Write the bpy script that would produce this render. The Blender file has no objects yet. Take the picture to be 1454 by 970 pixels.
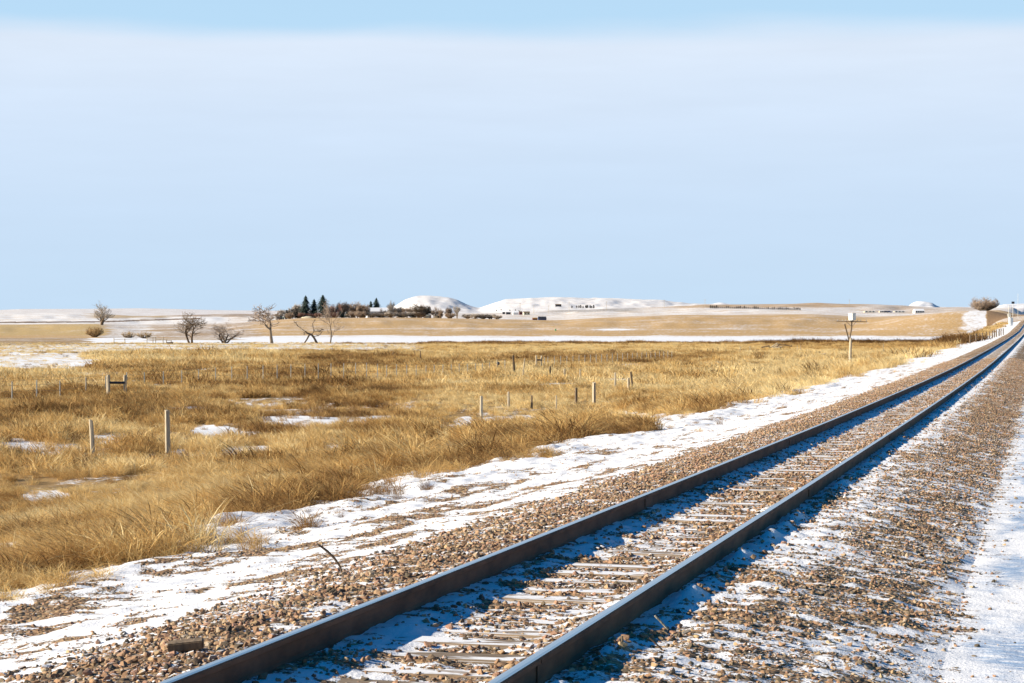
import bpy, bmesh, math, random
import numpy as np
from mathutils import Vector, Matrix

random.seed(7); RNG = np.random.default_rng(7)
D = bpy.data; SC = bpy.context.scene
COL = SC.collection
R = math.radians

# ------------------------------------------------------------------ camera, sky, sun, exposure
F = 2666.0                      # focal length in pixels of a 1454 px wide picture
HY = 465.0                      # eye-level row
VPX = 1476.0
TH = math.atan((VPX - 727) / F) # camera looks this far left of the track
CX, CY, CZ = 3.27, 0.0, 1.65
VW = np.array([-math.sin(TH), math.cos(TH)]); VR = np.array([math.cos(TH), math.sin(TH)])
cam = D.cameras.new('camera'); cam.sensor_width = 36; cam.lens = 36 * F / 1454
cam.clip_start = 0.1; cam.clip_end = 30000
camo = D.objects.new('camera', cam); COL.objects.link(camo)
camo.location = (CX, CY, CZ)
camo.rotation_euler = (R(90) - math.atan((485 - HY) / F), 0, TH)
SC.camera = camo

SUN_EL = R(24.5)
SUN_TRAVEL = TH + R(10)         # direction the light travels over the ground
tr = Vector((math.cos(SUN_TRAVEL) * math.cos(SUN_EL), math.sin(SUN_TRAVEL) * math.cos(SUN_EL), -math.sin(SUN_EL)))
sun = D.lights.new('sun', 'SUN'); sun.energy = 5.0; sun.angle = R(0.53); sun.color = (1.0, 0.88, 0.70)
suno = D.objects.new('sun', sun); COL.objects.link(suno)
suno.rotation_euler = tr.to_track_quat('-Z', 'Y').to_euler()

world = D.worlds.new('World'); SC.world = world; world.use_nodes = True
wt = world.node_tree; wt.nodes.clear()
wo = wt.nodes.new('ShaderNodeOutputWorld'); wb = wt.nodes.new('ShaderNodeBackground')
sky = wt.nodes.new('ShaderNodeTexSky'); sky.sky_type = 'NISHITA'; sky.sun_disc = False
sky.sun_elevation = SUN_EL; sky.sun_rotation = math.pi/2 - math.atan2(-tr.y, -tr.x)
sky.air_density = 1.0; sky.dust_density = 0.3; sky.ozone_density = 2.5; sky.altitude = 600
wb.inputs['Strength'].default_value = 0.123
def wn(t, **k):
    n = wt.nodes.new(t)
    for a, b in k.items(): setattr(n, a, b)
    return n
L = wt.links.new
tc = wn('ShaderNodeTexCoord'); sep = wn('ShaderNodeSeparateXYZ'); L(tc.outputs['Generated'], sep.inputs[0])
mp = wn('ShaderNodeMapping'); mp.inputs['Scale'].default_value = (5, 5, 30); L(tc.outputs['Generated'], mp.inputs[0])
nz = wn('ShaderNodeTexNoise'); nz.inputs['Scale'].default_value = 1.0; nz.inputs['Detail'].default_value = 6; nz.inputs['Roughness'].default_value = .45
L(mp.outputs[0], nz.inputs['Vector'])
def wmath(op, a, b=None, c=None):
    n = wn('ShaderNodeMath', operation=op)
    for i, v in enumerate((a, b, c)):
        if v is None: continue
        if isinstance(v, (int, float)): n.inputs[i].default_value = v
        else: L(v, n.inputs[i])
    return n.outputs[0]
# stratus bank: covers the low sky up to about nine degrees, ragged upper edge
edge = wmath('ADD', sep.outputs['Z'], wmath('MULTIPLY', wmath('SUBTRACT', nz.outputs['Fac'], .5), .022))
mr = wn('ShaderNodeMapRange', interpolation_type='SMOOTHSTEP'); L(edge, mr.inputs[0])
mr.inputs[1].default_value = .148; mr.inputs[2].default_value = .163; mr.inputs[3].default_value = 1; mr.inputs[4].default_value = 0
cr = wn('ShaderNodeValToRGB'); L(edge, cr.inputs[0])
e = cr.color_ramp.elements
e[0].position = 0.0; e[0].color = (2.55, 3.36, 4.20, 1)
e[1].position = .17; e[1].color = (3.42, 3.82, 4.38, 1)
q = e.new(.06); q.color = (2.74, 3.44, 4.30, 1)
q = e.new(.11); q.color = (3.06, 3.64, 4.42, 1)
# the bank stands over the land ahead; thin veil above it, clear deep blue overhead and behind
dp = wn('ShaderNodeVectorMath', operation='DOT_PRODUCT'); L(tc.outputs['Generated'], dp.inputs[0]); dp.inputs[1].default_value = (VW[0], VW[1], 0)
fr = wn('ShaderNodeMapRange', interpolation_type='SMOOTHSTEP'); L(dp.outputs['Value'], fr.inputs[0]); fr.inputs[1].default_value = .55; fr.inputs[2].default_value = .92
hs = wn('ShaderNodeHueSaturation'); hs.inputs['Saturation'].default_value = 2.0; hs.inputs['Value'].default_value = .5; L(sky.outputs[0], hs.inputs['Color'])
vl = wn('ShaderNodeMapRange', interpolation_type='SMOOTHSTEP'); L(sep.outputs['Z'], vl.inputs[0])
vl.inputs[1].default_value = .15; vl.inputs[2].default_value = .45; vl.inputs[3].default_value = .9; vl.inputs[4].default_value = 0
mp2 = wn('ShaderNodeMapping'); mp2.inputs['Scale'].default_value = (9, 9, 75); L(tc.outputs['Generated'], mp2.inputs[0])
nz2 = wn('ShaderNodeTexNoise'); nz2.inputs['Scale'].default_value = 1.0; nz2.inputs['Detail'].default_value = 7; nz2.inputs['Roughness'].default_value = .55; L(mp2.outputs[0], nz2.inputs['Vector'])
wv = wn('ShaderNodeMapRange'); L(sep.outputs['Z'], wv.inputs[0]); wv.inputs[1].default_value = .05; wv.inputs[2].default_value = .14; wv.inputs[3].default_value = .05; wv.inputs[4].default_value = .13
wf = wmath('ADD', 1.0, wmath('MULTIPLY', wmath('SUBTRACT', nz2.outputs['Fac'], .5), wv.outputs[0]))
crv = wn('ShaderNodeVectorMath', operation='SCALE'); L(cr.outputs[0], crv.inputs[0]); L(wf, crv.inputs[3])
mv = wn('ShaderNodeMix', data_type='RGBA'); L(wmath('MULTIPLY', vl.outputs[0], fr.outputs[0]), mv.inputs[0]); L(hs.outputs[0], mv.inputs[6]); mv.inputs[7].default_value = (2.5, 3.55, 4.5, 1)
mx = wn('ShaderNodeMix', data_type='RGBA'); L(wmath('MULTIPLY', mr.outputs[0], fr.outputs[0]), mx.inputs[0])
L(mv.outputs[2], mx.inputs[6]); L(crv.outputs[0], mx.inputs[7])
L(mx.outputs[2], wb.inputs[0]); L(wb.outputs[0], wo.inputs[0])

SC.view_settings.view_transform = 'Standard'; SC.view_settings.look = 'None'
SC.view_settings.exposure = 0.83; SC.view_settings.gamma = 1; SC.view_settings.use_curve_mapping = False
SC.render.engine = 'CYCLES'
SC.cycles.max_bounces = 6; SC.cycles.transparent_max_bounces = 4; SC.cycles.diffuse_bounces = 3

# ------------------------------------------------------------------ helpers
def tag(o, label=None, cat=None, group=None, kind=None):
    if label: o['label'] = label
    if cat: o['category'] = cat
    if group: o['group'] = group
    if kind: o['kind'] = kind
    return o
def link(name, me, mat=None, parent=None):
    o = D.objects.new(name, me); COL.objects.link(o)
    if mat is not None:
        for m in (mat if isinstance(mat, (list, tuple)) else [mat]): me.materials.append(m)
    if parent: o.parent = parent
    return o
def empty(name, loc, rz=0):
    o = D.objects.new(name, None); COL.objects.link(o); o.location = loc; o.rotation_euler = (0, 0, rz)
    o.empty_display_size = .2
    return o
def mesh_np(name, V, Fa, smooth=False):
    me = D.meshes.new(name)
    V = np.asarray(V, dtype=np.float32); Fa = np.asarray(Fa, dtype=np.int32)
    n, k = Fa.shape
    me.vertices.add(len(V)); me.vertices.foreach_set('co', V.ravel())
    me.loops.add(n * k); me.loops.foreach_set('vertex_index', Fa.ravel())
    me.polygons.add(n); me.polygons.foreach_set('loop_start', np.arange(0, n * k, k, dtype=np.int32))
    me.polygons.foreach_set('loop_total', np.full(n, k, dtype=np.int32))
    me.polygons.foreach_set('use_smooth', np.full(n, smooth))
    me.update(); me.validate()
    return me
class MB:
    """collects polygons for ONE mesh"""
    def __init__(s): s.v = []; s.f = []
    def box(s, c, size, rot=None, taper=1.0):
        b = len(s.v); x, y, z = [q / 2 for q in size]
        for dz in (-1, 1):
            t = taper if dz > 0 else 1
            for dx, dy in ((-1, -1), (1, -1), (1, 1), (-1, 1)):
                p = Vector((dx * x * t, dy * y * t, dz * z))
                if rot is not None: p = rot @ p
                s.v.append(tuple(Vector(c) + p))
        s.f += [[b+3, b+2, b+1, b], [b+4, b+5, b+6, b+7], [b, b+1, b+5, b+4], [b+1, b+2, b+6, b+5], [b+2, b+3, b+7, b+6], [b+3, b, b+4, b+7]]
    def tube(s, pts, rad, n=6, cap=True):
        pts = [Vector(p) for p in pts]; rings = []
        for i, p in enumerate(pts):
            d = (pts[min(i+1, len(pts)-1)] - pts[max(i-1, 0)]).normalized()
            a = d.orthogonal().normalized() if i == 0 else (prev - d * prev.dot(d)).normalized()
            prev = a; bb = d.cross(a); r = rad[i] if isinstance(rad, (list, tuple)) else rad
            k = len(s.v)
            for j in range(n):
                t = 2 * math.pi * j / n
                s.v.append(tuple(p + a * (math.cos(t) * r) + bb * (math.sin(t) * r)))
            rings.append(k)
        for a, b in zip(rings, rings[1:]):
            for j in range(n): s.f.append([a+j, a+(j+1) % n, b+(j+1) % n, b+j])
        if cap:
            s.f.append([rings[0]+j for j in range(n)][::-1]); s.f.append([rings[-1]+j for j in range(n)])
    def poly(s, pts):
        b = len(s.v); s.v += [tuple(p) for p in pts]; s.f.append(list(range(b, b+len(pts))))
    def build(s, name, mat=None, parent=None, smooth=False):
        me = D.meshes.new(name); me.from_pydata(s.v, [], s.f); me.update()
        if smooth:
            for p in me.polygons: p.use_smooth = True
        return link(name, me, mat, parent)

def vnoise(x, y, seed=0):
    """2-D value noise, 0..1"""
    xi = np.floor(x).astype(np.int64); yi = np.floor(y).astype(np.int64)
    fx = x - xi; fy = y - yi; fx = fx*fx*(3-2*fx); fy = fy*fy*(3-2*fy)
    def h(a, b):
        n = (a * 374761393 + b * 668265263 + seed * 1274126177) & 0xFFFFFFFF
        n = ((n ^ (n >> 13)) * 1274126177) & 0xFFFFFFFF
        return ((n ^ (n >> 16)) & 0xFFFFFF) / float(0xFFFFFF)
    return (h(xi, yi)*(1-fx)+h(xi+1, yi)*fx)*(1-fy) + (h(xi, yi+1)*(1-fx)+h(xi+1, yi+1)*fx)*fy
def fbm(x, y, oct=3, seed=0):
    s = 0; a = 1; t = 0
    for i in range(oct):
        s = s + a * vnoise(x * 2**i, y * 2**i, seed + i * 17); t += a; a *= .5
    return s / t
def sstep(a, b, x):
    t = np.clip((x - a) / (b - a), 0, 1); return t*t*(3-2*t)
def gauss(c, y, cx, cy, rx, ry): return np.exp(-(((c-cx)/rx)**2 + ((y-cy)/ry)**2))

# ------------------------------------------------------------------ shape of the land
_tv = np.array([-200, 0, 8, 18, 40, 66, 90, 113, 160, 238, 310, 390, 497, 600, 750, 900, 1300, 4000, 30000.])
_tz = np.array([.6, .02, -.05, -.11, -.22, -.29, -.31, -.28, -.15, .12, .47, .96, 2.25, 3.6, 5.6, 7.6, 11, 20, 20.])
_dense = np.linspace(-200, 1500, 3401)
_k = np.exp(-np.linspace(-2, 2, 61)**2); _k /= _k.sum()
_lin = np.interp(_dense, _tv, _tz); _sm = np.convolve(np.pad(_lin, 30, 'edge'), _k, 'valid')
def zt(v):
    v = np.asarray(v, dtype=float)
    return np.where(v < 1450, np.interp(v, _dense, _sm), np.interp(v, _tv, _tz))

C1 = [-300, 0, 140, 200, 330, 430, 580, 690, 790, 860, 960, 1000, 1150, 1230, 1300, 1340, 1375, 1454, 1700]
Y1 = [461, 461, 460, 462, 459, 451.5, 451, 453, 455, 451, 447, 447.5, 446, 450, 448, 444, 441, 440, 440]
C2 = [-300, 0, 120, 200, 330, 400, 540, 600, 700, 790, 860, 960, 1000, 1080, 1170, 1280, 1330, 1400, 1700]
Y2 = [445, 445, 444.5, 449, 446, 448, 447, 446, 445, 441.5, 438.5, 436, 433.5, 432, 431, 434, 437, 437.5, 438]
C3 = [-300, 0, 30, 125, 200, 250, 300, 330, 400, 540, 560, 575, 590, 610, 637, 648, 659, 670, 681, 700, 717, 784, 833, 870, 912, 940, 957, 987, 1010, 1022, 1036, 1100, 1285, 1293, 1300, 1310, 1316, 1323, 1333, 1410, 1425, 1454, 1700]
Y3 = [441, 441, 439.8, 439.5, 438.6, 439.6, 441, 441.5, 442, 440, 437, 427.5, 422, 421, 423.5, 427, 432, 436, 438.5, 432, 426, 423, 425, 425, 427, 428, 431, 432, 433.5, 430.5, 433.5, 440, 440, 434, 430, 429.5, 431, 431, 438, 438, 433, 433, 434]
def _round(C, Y, w):
    g = np.arange(-400, 1800, 1.0); v = np.interp(g, C, Y); k = np.hanning(w); k /= k.sum()
    return g, np.convolve(np.pad(v, w//2, 'edge'), k, 'valid')[:len(g)]
C1, Y1 = _round(C1, Y1, 61); C2, Y2 = _round(C2, Y2, 61); C3, Y3 = _round(C3, Y3, 15)
def polar(x, y):
    dx = x - CX; dy = y - CY
    Z = dx*VW[0] + dy*VW[1]; X = dx*VR[0] + dy*VR[1]
    Zs = np.maximum(Z, 1.0)
    return np.clip(727 + F*X/Zs, -280, 1680), Z
def ypix(z, Z): return HY + (CZ - z) * F / np.maximum(Z, .5)
FIELD = -3.3
def far(c, Z):
    y1 = np.interp(c, C1, Y1); y2 = np.interp(c, C2, Y2); y3 = np.interp(c, C3, Y3)
    near_hill = sstep(1180, 1385, c)
    zz = [None]*8
    zn = [600, 880, 1250, 1450, 2000, 2600, 5000, 7000, 12000, 30000]
    h = lambda yy, ZZ: CZ + (HY - yy) * ZZ / F
    z1 = h(y1, 1250); z2 = h(y2, 2000); z3 = h(y3, 5000)
    zs = [np.full_like(c, FIELD), np.full_like(c, FIELD), z1, np.minimum(h(y1 + 2, 1450), z1 + 1), z2, np.minimum(h(y2 + 3, 2600), z2+2), z3, h(y3 + 8, 7000), np.zeros_like(c), np.zeros_like(c)]
    out = np.full_like(c, FIELD)
    for i in range(len(zn) - 1):
        m = (Z >= zn[i]) & (Z < zn[i+1]); t = (Z - zn[i]) / (zn[i+1] - zn[i])
        if i != 1: t = t*t*(3-2*t)
        else: t = t**.8 * .35 + (t*t*(3-2*t)) * .65
        out = np.where(m, zs[i]*(1-t) + zs[i+1]*t, out)
    rough = (fbm(c/26, Z/260, 3, 123) - .5)
    out = out + rough*np.interp(Z, [2700, 3800, 4600, 5400], [0, 11, 6, 0])*sstep(520, 560, c) + (fbm(c/40, Z/130, 2, 125) - .5)*np.interp(Z, [950, 1100, 1240, 1500, 1800, 2000, 2200], [0, 2.2, 0, 0, 4, .5, 0])
    # the close brown knoll beside the track, cut by the line
    kn = CZ + (HY - 441.3) * 1020 / F
    hill = FIELD + (kn - FIELD) * sstep(870, 1020, Z) * (1 - sstep(1100, 1300, Z))
    hill = np.maximum(hill, FIELD + 6.6*sstep(600, 880, Z)*sstep(1378, 1425, c))
    out = np.where((Z > 540) & (Z < 1300), out*(1-near_hill) + np.maximum(hill, out)*near_hill, out)
    return out
PU = [-200, -9.5, -7.5, -6.5, -5, -4, -2.75, -1.75, -1.35, -.95, -.55, -.3, .3, .5, .9, 1.35, 1.7, 2.2, 2.7, 9, 200]
PE = [-1.15, -1.15, -.92, -.82, -.70, -.60, -.42, -.20, -.175, -.15, -.158, -.195, -.195, -.158, -.15, -.155, -.19, -.27, -.37, -.45, -.45]
def land(x, y):
    """smooth height of the land at world x (across the track), y (along it)"""
    x = np.asarray(x, dtype=float); y = np.asarray(y, dtype=float)
    c, Z = polar(x, y)
    fz = np.where(Z > 540, far(c, Z), FIELD)
    und = (fbm(x/13, y/13, 2, 5) - .5) * .7 + (fbm(x/4, y/4, 2, 9) - .5) * .25
    fz = fz + und * (1 - sstep(250, 600, Z)) * sstep(14, 26, -x)
    wbd = np.where(x < 0, 1 - sstep(6.5, 24, -x), 1 - sstep(10, 40, x))
    e = np.interp(x, PU, PE)
    ez = zt(y) + e
    ez = ez + (fbm(x/2.5, y/2.5, 2, 3) - .5) * .28 * sstep(7.0, 10, -x)
    return wbd*ez + (1-wbd)*fz
def place(px, py, Zmin=10, Zmax=9000):
    """first point of the land seen down the pixel"""
    Zs = np.geomspace(Zmin, Zmax, 5000); k = (px - 727) / F
    x = CX + Zs*(VW[0] + k*VR[0]); y = CY + Zs*(VW[1] + k*VR[1])
    z = land(x, y); yi = ypix(z, Zs); hit = np.nonzero(yi <= py)[0]
    i = hit[0] if len(hit) else int(np.argmin(yi))
    return Vector((x[i], y[i], z[i])), Zs[i]
def atZ(px, Z):
    k = (px - 727) / F; x = CX + Z*(VW[0] + k*VR[0]); y = CY + Z*(VW[1] + k*VR[1])
    return Vector((x, y, float(land(np.array([x]), np.array([y]))[0])))

# ------------------------------------------------------------------ materials
def newmat(name):
    m = D.materials.new(name); m.use_nodes = True; nt = m.node_tree; nt.nodes.clear()
    o = nt.nodes.new('ShaderNodeOutputMaterial'); b = nt.nodes.new('ShaderNodeBsdfPrincipled')
    nt.links.new(b.outputs[0], o.inputs[0]); b.inputs['Roughness'].default_value = .8
    return m, nt, b
class N:
    def __init__(s, nt): s.t = nt
    def n(s, t, **k):
        x = s.t.nodes.new(t)
        for a, b in k.items(): setattr(x, a, b)
        return x
    def set(s, sock, v):
        if isinstance(v, bpy.types.NodeSocket): s.t.links.new(v, sock)
        else: sock.default_value = v
    def m(s, op, a, b=None, c=None, clamp=False):
        x = s.n('ShaderNodeMath', operation=op, use_clamp=clamp)
        for i, v in enumerate((a, b, c)):
            if v is not None: s.set(x.inputs[i], v)
        return x.outputs[0]
    def noise(s, scale, detail=4, rough=.55, vec=None, stretch=None, off=(0, 0, 0)):
        x = s.n('ShaderNodeTexNoise'); x.inputs['Scale'].default_value = scale
        x.inputs['Detail'].default_value = detail; x.inputs['Roughness'].default_value = rough
        if vec is None: vec = s.obj()
        if stretch is not None:
            mm = s.n('ShaderNodeMapping'); s.set(mm.inputs[0], vec); mm.inputs['Scale'].default_value = stretch
            mm.inputs['Location'].default_value = off
            vec = mm.outputs[0]
        s.set(x.inputs['Vector'], vec); return x.outputs['Fac']
    def obj(s):
        if not hasattr(s, '_o'): s._o = s.n('ShaderNodeTexCoord').outputs['Object']
        return s._o
    def ramp(s, fac, els, interp='LINEAR'):
        x = s.n('ShaderNodeValToRGB'); s.set(x.inputs[0], fac); cr = x.color_ramp; cr.interpolation = interp
        while len(cr.elements) < len(els): cr.elements.new(.5)
        for e_, (p, c) in zip(cr.elements, els): e_.position = p; e_.color = (*c, 1)
        return x.outputs[0]
    def mr(s, v, a, b, c=0., d=1., smooth=True):
        x = s.n('ShaderNodeMapRange', interpolation_type='SMOOTHSTEP' if smooth else 'LINEAR')
        for i, q in enumerate((v, a, b, c, d)): s.set(x.inputs[i], q)
        return x.outputs[0]
    def mix(s, f, a, b):
        x = s.n('ShaderNodeMix', data_type='RGBA'); s.set(x.inputs[0], f)
        for i, q in ((6, a), (7, b)):
            s.set(x.inputs[i], (*q, 1) if isinstance(q, tuple) and len(q) == 3 else q)
        return x.outputs[2]
    def attr(s, name, t='GEOMETRY', out='Fac'):
        x = s.n('ShaderNodeAttribute', attribute_type=t, attribute_name=name); return x.outputs[out]
    def bump(s, h, strength, dist, b, normal=None):
        x = s.n('ShaderNodeBump'); x.inputs['Strength'].default_value = strength; x.inputs['Distance'].default_value = dist
        s.set(x.inputs['Height'], h)
        if normal is not None: s.set(x.inputs['Normal'], normal)
        if b is not None: s.set(b.inputs['Normal'], x.outputs[0])
        return x.outputs[0]
def simple(name, col, rough=.8, metal=0., var=.25, scale=6., bump=0., stretch=None):
    m, nt, b = newmat(name); n = N(nt)
    f = n.noise(scale, 5, .6, stretch=stretch or (1, 1, 1))
    c0 = tuple(q*(1-var) for q in col); c1 = tuple(min(1, q*(1+var)) for q in col)
    n.set(b.inputs['Base Color'], n.ramp(f, [(.3, c0), (.7, c1)]))
    b.inputs['Roughness'].default_value = rough; b.inputs['Metallic'].default_value = metal
    if bump: n.bump(f, bump, .02, b)
    return m
SNOW = (.83, .84, .86)
def mat_ground():
    m, nt, b = newmat('winter_field'); n = N(nt)
    col = n.attr('base', out='Color'); s = n.attr('snow')
    n1 = n.noise(.035, 4, .6, stretch=(1, 1, 0)); n2 = n.noise(.35, 4, .65, stretch=(1.4, .6, 0)); n3 = n.noise(4., 4, .6, stretch=(1, 1, 0))
    mixn = n.m('ADD', n.m('ADD', n.m('MULTIPLY', n1, .34), n.m('MULTIPLY', n2, .4)), n.m('MULTIPLY', n3, .26))
    th = n.m('SUBTRACT', .78, n.m('MULTIPLY', s, .56))
    dist = n.n('ShaderNodeVectorMath', operation='LENGTH'); n.set(dist.inputs[0], n.obj())
    wd = n.mr(dist.outputs['Value'], 250, 1500, .03, .15)
    sm = n.mr(mixn, n.m('SUBTRACT', th, wd), n.m('ADD', th, wd))
    g = n.mr(n.noise(.9, 5, .65, stretch=(1, 1, 0), off=(5, 3, 0)), .3, .7, .72, 1.3)
    vm = n.n('ShaderNodeVectorMath', operation='SCALE'); n.set(vm.inputs[0], col); n.set(vm.inputs[3], g)
    n.set(b.inputs['Base Color'], n.mix(sm, vm.outputs[0], SNOW))
    n.bump(n.m('ADD', n3, n.m('MULTIPLY', sm, .5)), .5, .06, b)
    b.inputs['Roughness'].default_value = .9; b.inputs['Specular IOR Level'].default_value = .2
    return m
def mat_bed(name, ice=False):
    """snow with gravel showing through where the attribute 'gravel' is high"""
    m, nt, b = newmat(name); n = N(nt)
    g = n.attr('gravel')
    mixn = n.m('ADD', n.m('MULTIPLY', n.noise(7, 4, .6, stretch=(1, .55, 0)), .55), n.m('MULTIPLY', n.noise(38, 3, .6, stretch=(1, 1, 0)), .45))
    th = n.m('SUBTRACT', .80, n.m('MULTIPLY', g, .50))
    gm = n.mr(mixn, n.m('SUBTRACT', th, .02), n.m('ADD', th, .02))
    vo = n.n('ShaderNodeTexVoronoi', feature='F1'); vo.inputs['Scale'].default_value = 24
    n.set(vo.inputs['Vector'], n.obj())
    sp = n.n('ShaderNodeSeparateColor'); n.set(sp.inputs[0], vo.outputs['Color'])
    gc = n.ramp(sp.outputs[0], [(0., (.07, .055, .035)), (.3, (.2, .125, .07)), (.55, (.33, .2, .11)), (.8, (.42, .29, .15)), (1., (.25, .2, .16))])
    base = n.mix(gm, SNOW, gc)
    if ice:
        ic = n.mr(n.noise(.55, 5, .6, stretch=(2.4, .8, 0)), .44, .56)
        fine = n.mr(n.noise(9, 4, .6, stretch=(.5, 1.6, 0)), .3, .6)
        sx_ = n.n('ShaderNodeSeparateXYZ'); n.set(sx_.inputs[0], n.obj()); ic = n.m('MULTIPLY', n.m('MULTIPLY', ic, fine), n.mr(n.m('ADD', sx_.outputs[0], n.noise(1.2, 3)), 3.25, 3.6))
        base = n.mix(ic, base, (.28, .40, .58))
        n.set(b.inputs['Roughness'], n.mr(ic, 0, 1, .85, .35))
    n.set(b.inputs['Base Color'], base)
    h = n.m('ADD', n.m('MULTIPLY', n.m('SUBTRACT', 1., vo.outputs['Distance']), gm), n.m('MULTIPLY', mixn, .8))
    n.bump(h, .7, .03, b)
    b.inputs['Specular IOR Level'].default_value = .25
    return m
def mat_stone():
    m, nt, b = newmat('ballast_rock'); n = N(nt)
    t = n.attr('tint', 'INSTANCER')
    c = n.ramp(t, [(0., (.09, .07, .05)), (.14, (.18, .14, .09)), (.33, (.29, .175, .10)), (.52, (.41, .25, .14)), (.70, (.36, .205, .14)), (.86, (.52, .36, .19)), (1., (.38, .33, .27))])
    f = n.noise(30, 4, .6)
    v = n.mr(f, .3, .7, .7, 1.25)
    vm = n.n('ShaderNodeVectorMath', operation='SCALE'); n.set(vm.inputs[0], c); n.set(vm.inputs[3], v)
    geo = n.n('ShaderNodeNewGeometry'); sz = n.n('ShaderNodeSeparateXYZ'); n.set(sz.inputs[0], geo.outputs['Normal'])
    up = n.mr(n.m('ADD', sz.outputs[2], n.m('MULTIPLY', n.m('SUBTRACT', n.noise(1.3, 4, .6, vec=geo.outputs['Position']), .5), 1.2)), .93, 1.03)
    n.set(b.inputs['Base Color'], n.mix(up, vm.outputs[0], SNOW))
    n.bump(f, .4, .01, b); b.inputs['Specular IOR Level'].default_value = .3
    return m
def mat_grass():
    m, nt, b = newmat('dry_prairie_grass'); n = N(nt)
    t = n.attr('tint', 'INSTANCER'); bl = n.attr('blade')
    f = n.m('ADD', t, n.m('MULTIPLY', n.m('SUBTRACT', bl, .5), .5), clamp=True)
    c = n.ramp(f, [(0., (.10, .048, .016)), (.3, (.32, .175, .06)), (.52, (.58, .365, .135)), (.75, (.76, .53, .21)), (1., (.86, .70, .38))])
    n.set(b.inputs['Base Color'], c); b.inputs['Roughness'].default_value = .7; b.inputs['Specular IOR Level'].default_value = .15
    tl = n.n('ShaderNodeBsdfTranslucent'); n.set(tl.inputs[0], c)
    ms = n.n('ShaderNodeMixShader'); ms.inputs[0].default_value = .3
    n.t.links.new(b.outputs[0], ms.inputs[1]); n.t.links.new(tl.outputs[0], ms.inputs[2])
    out = [q for q in nt.nodes if q.type == 'OUTPUT_MATERIAL'][0]; n.t.links.new(ms.outputs[0], out.inputs[0])
    return m
def mat_tie():
    m, nt, b = newmat('weathered_tie_wood'); n = N(nt)
    info = n.n('ShaderNodeObjectInfo')
    f = n.noise(1, 5, .6, stretch=(3, 60, 60))
    c = n.ramp(f, [(.3, (.12, .085, .055)), (.5, (.26, .19, .125)), (.7, (.38, .30, .21))])
    vm = n.n('ShaderNodeVectorMath', operation='SCALE'); n.set(vm.inputs[0], c); n.set(vm.inputs[3], n.mr(info.outputs['Random'], 0, 1, .7, 1.3, False))
    geo = n.n('ShaderNodeNewGeometry'); sz = n.n('ShaderNodeSeparateXYZ'); n.set(sz.inputs[0], geo.outputs['Normal'])
    w = n.noise(2.2, 4, .6, vec=geo.outputs['Position'], stretch=(.7, 3, 1))
    up = n.m('MULTIPLY', n.mr(sz.outputs[2], .6, .8), n.mr(w, .43, .50))
    n.set(b.inputs['Base Color'], n.mix(up, vm.outputs[0], SNOW)); n.bump(f, .5, .01, b)
    return m
M = {}
M['ground'] = mat_ground()
M['bed'] = mat_bed('snowy_gravel'); M['road'] = mat_bed('icy_snow', True)
M['stone'] = mat_stone(); M['grass'] = mat_grass(); M['tie'] = mat_tie()
M['rust'] = simple('rusty_rail_steel', (.17, .075, .038), .85, .0, .45, 7, .2, (1, .4, 1))
M['railtop'] = simple('polished_rail_head', (.55, .57, .60), .22, 1.0, .06, 3, 0, (8, .3, 1))
M['post'] = simple('weathered_post_wood', (.50, .42, .30), .9, 0, .4, 3, .6, (12, 12, 1))
M['postdark'] = simple('dark_old_wood', (.17, .12, .075), .9, 0, .4, 4, .5, (8, 8, 1))
M['steel'] = simple('galvanised_steel', (.62, .60, .54), .5, .5, .2, 5)
M['wire'] = simple('fence_wire', (.28, .25, .22), .5, .6, .1, 5)
M['bark'] = simple('grey_brown_bark', (.20, .145, .095), .95, 0, .35, 2, .4, (3, 3, 1))
M['barkdark'] = simple('dark_bark', (.12, .08, .05), .95, 0, .35, 2, .4, (3, 3, 1))
M['twig'] = simple('bare_twigs', (.33, .245, .18), .95, 0, .3, 1)
M['twigred'] = simple('reddish_twigs', (.25, .14, .11), .95, 0, .3, 1)
M['twiggrey'] = simple('grey_twigs', (.42, .36, .30), .95, 0, .3, 1)
M['twiggold'] = simple('golden_twigs', (.48, .33, .16), .95, 0, .3, 1)
M['spruce'] = simple('spruce_needles', (.035, .06, .05), .9, 0, .5, 1.2)
M['cedar'] = simple('dark_cedar_needles', (.05, .045, .035), .9, 0, .5, 1.2)
M['white'] = simple('white_paint', (.78, .78, .76), .6, 0, .08, 1)
M['cream'] = simple('cream_paint', (.62, .54, .38), .7, 0, .1, 1)
M['dark'] = simple('dark_paint', (.04, .04, .05), .5, 0, .2, 1)
M['blue'] = simple('dark_blue_paint', (.03, .07, .20), .45, 0, .2, 1)
M['orange'] = simple('ochre_paint', (.50, .27, .07), .6, 0, .15, 1)
M['maroon'] = simple('maroon_paint', (.13, .03, .04), .6, 0, .2, 1)
M['green'] = simple('green_paint', (.05, .25, .08), .5, 0, .2, 1)
M['glass'] = simple('window_glass', (.03, .04, .05), .1, 0, .1, 1)
M['snow'] = simple('snow', SNOW, .9, 0, .03, 3, .3)
M['pile'] = simple('straw_mound', (.62, .54, .38), .95, 0, .2, 1.5, .5)

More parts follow.
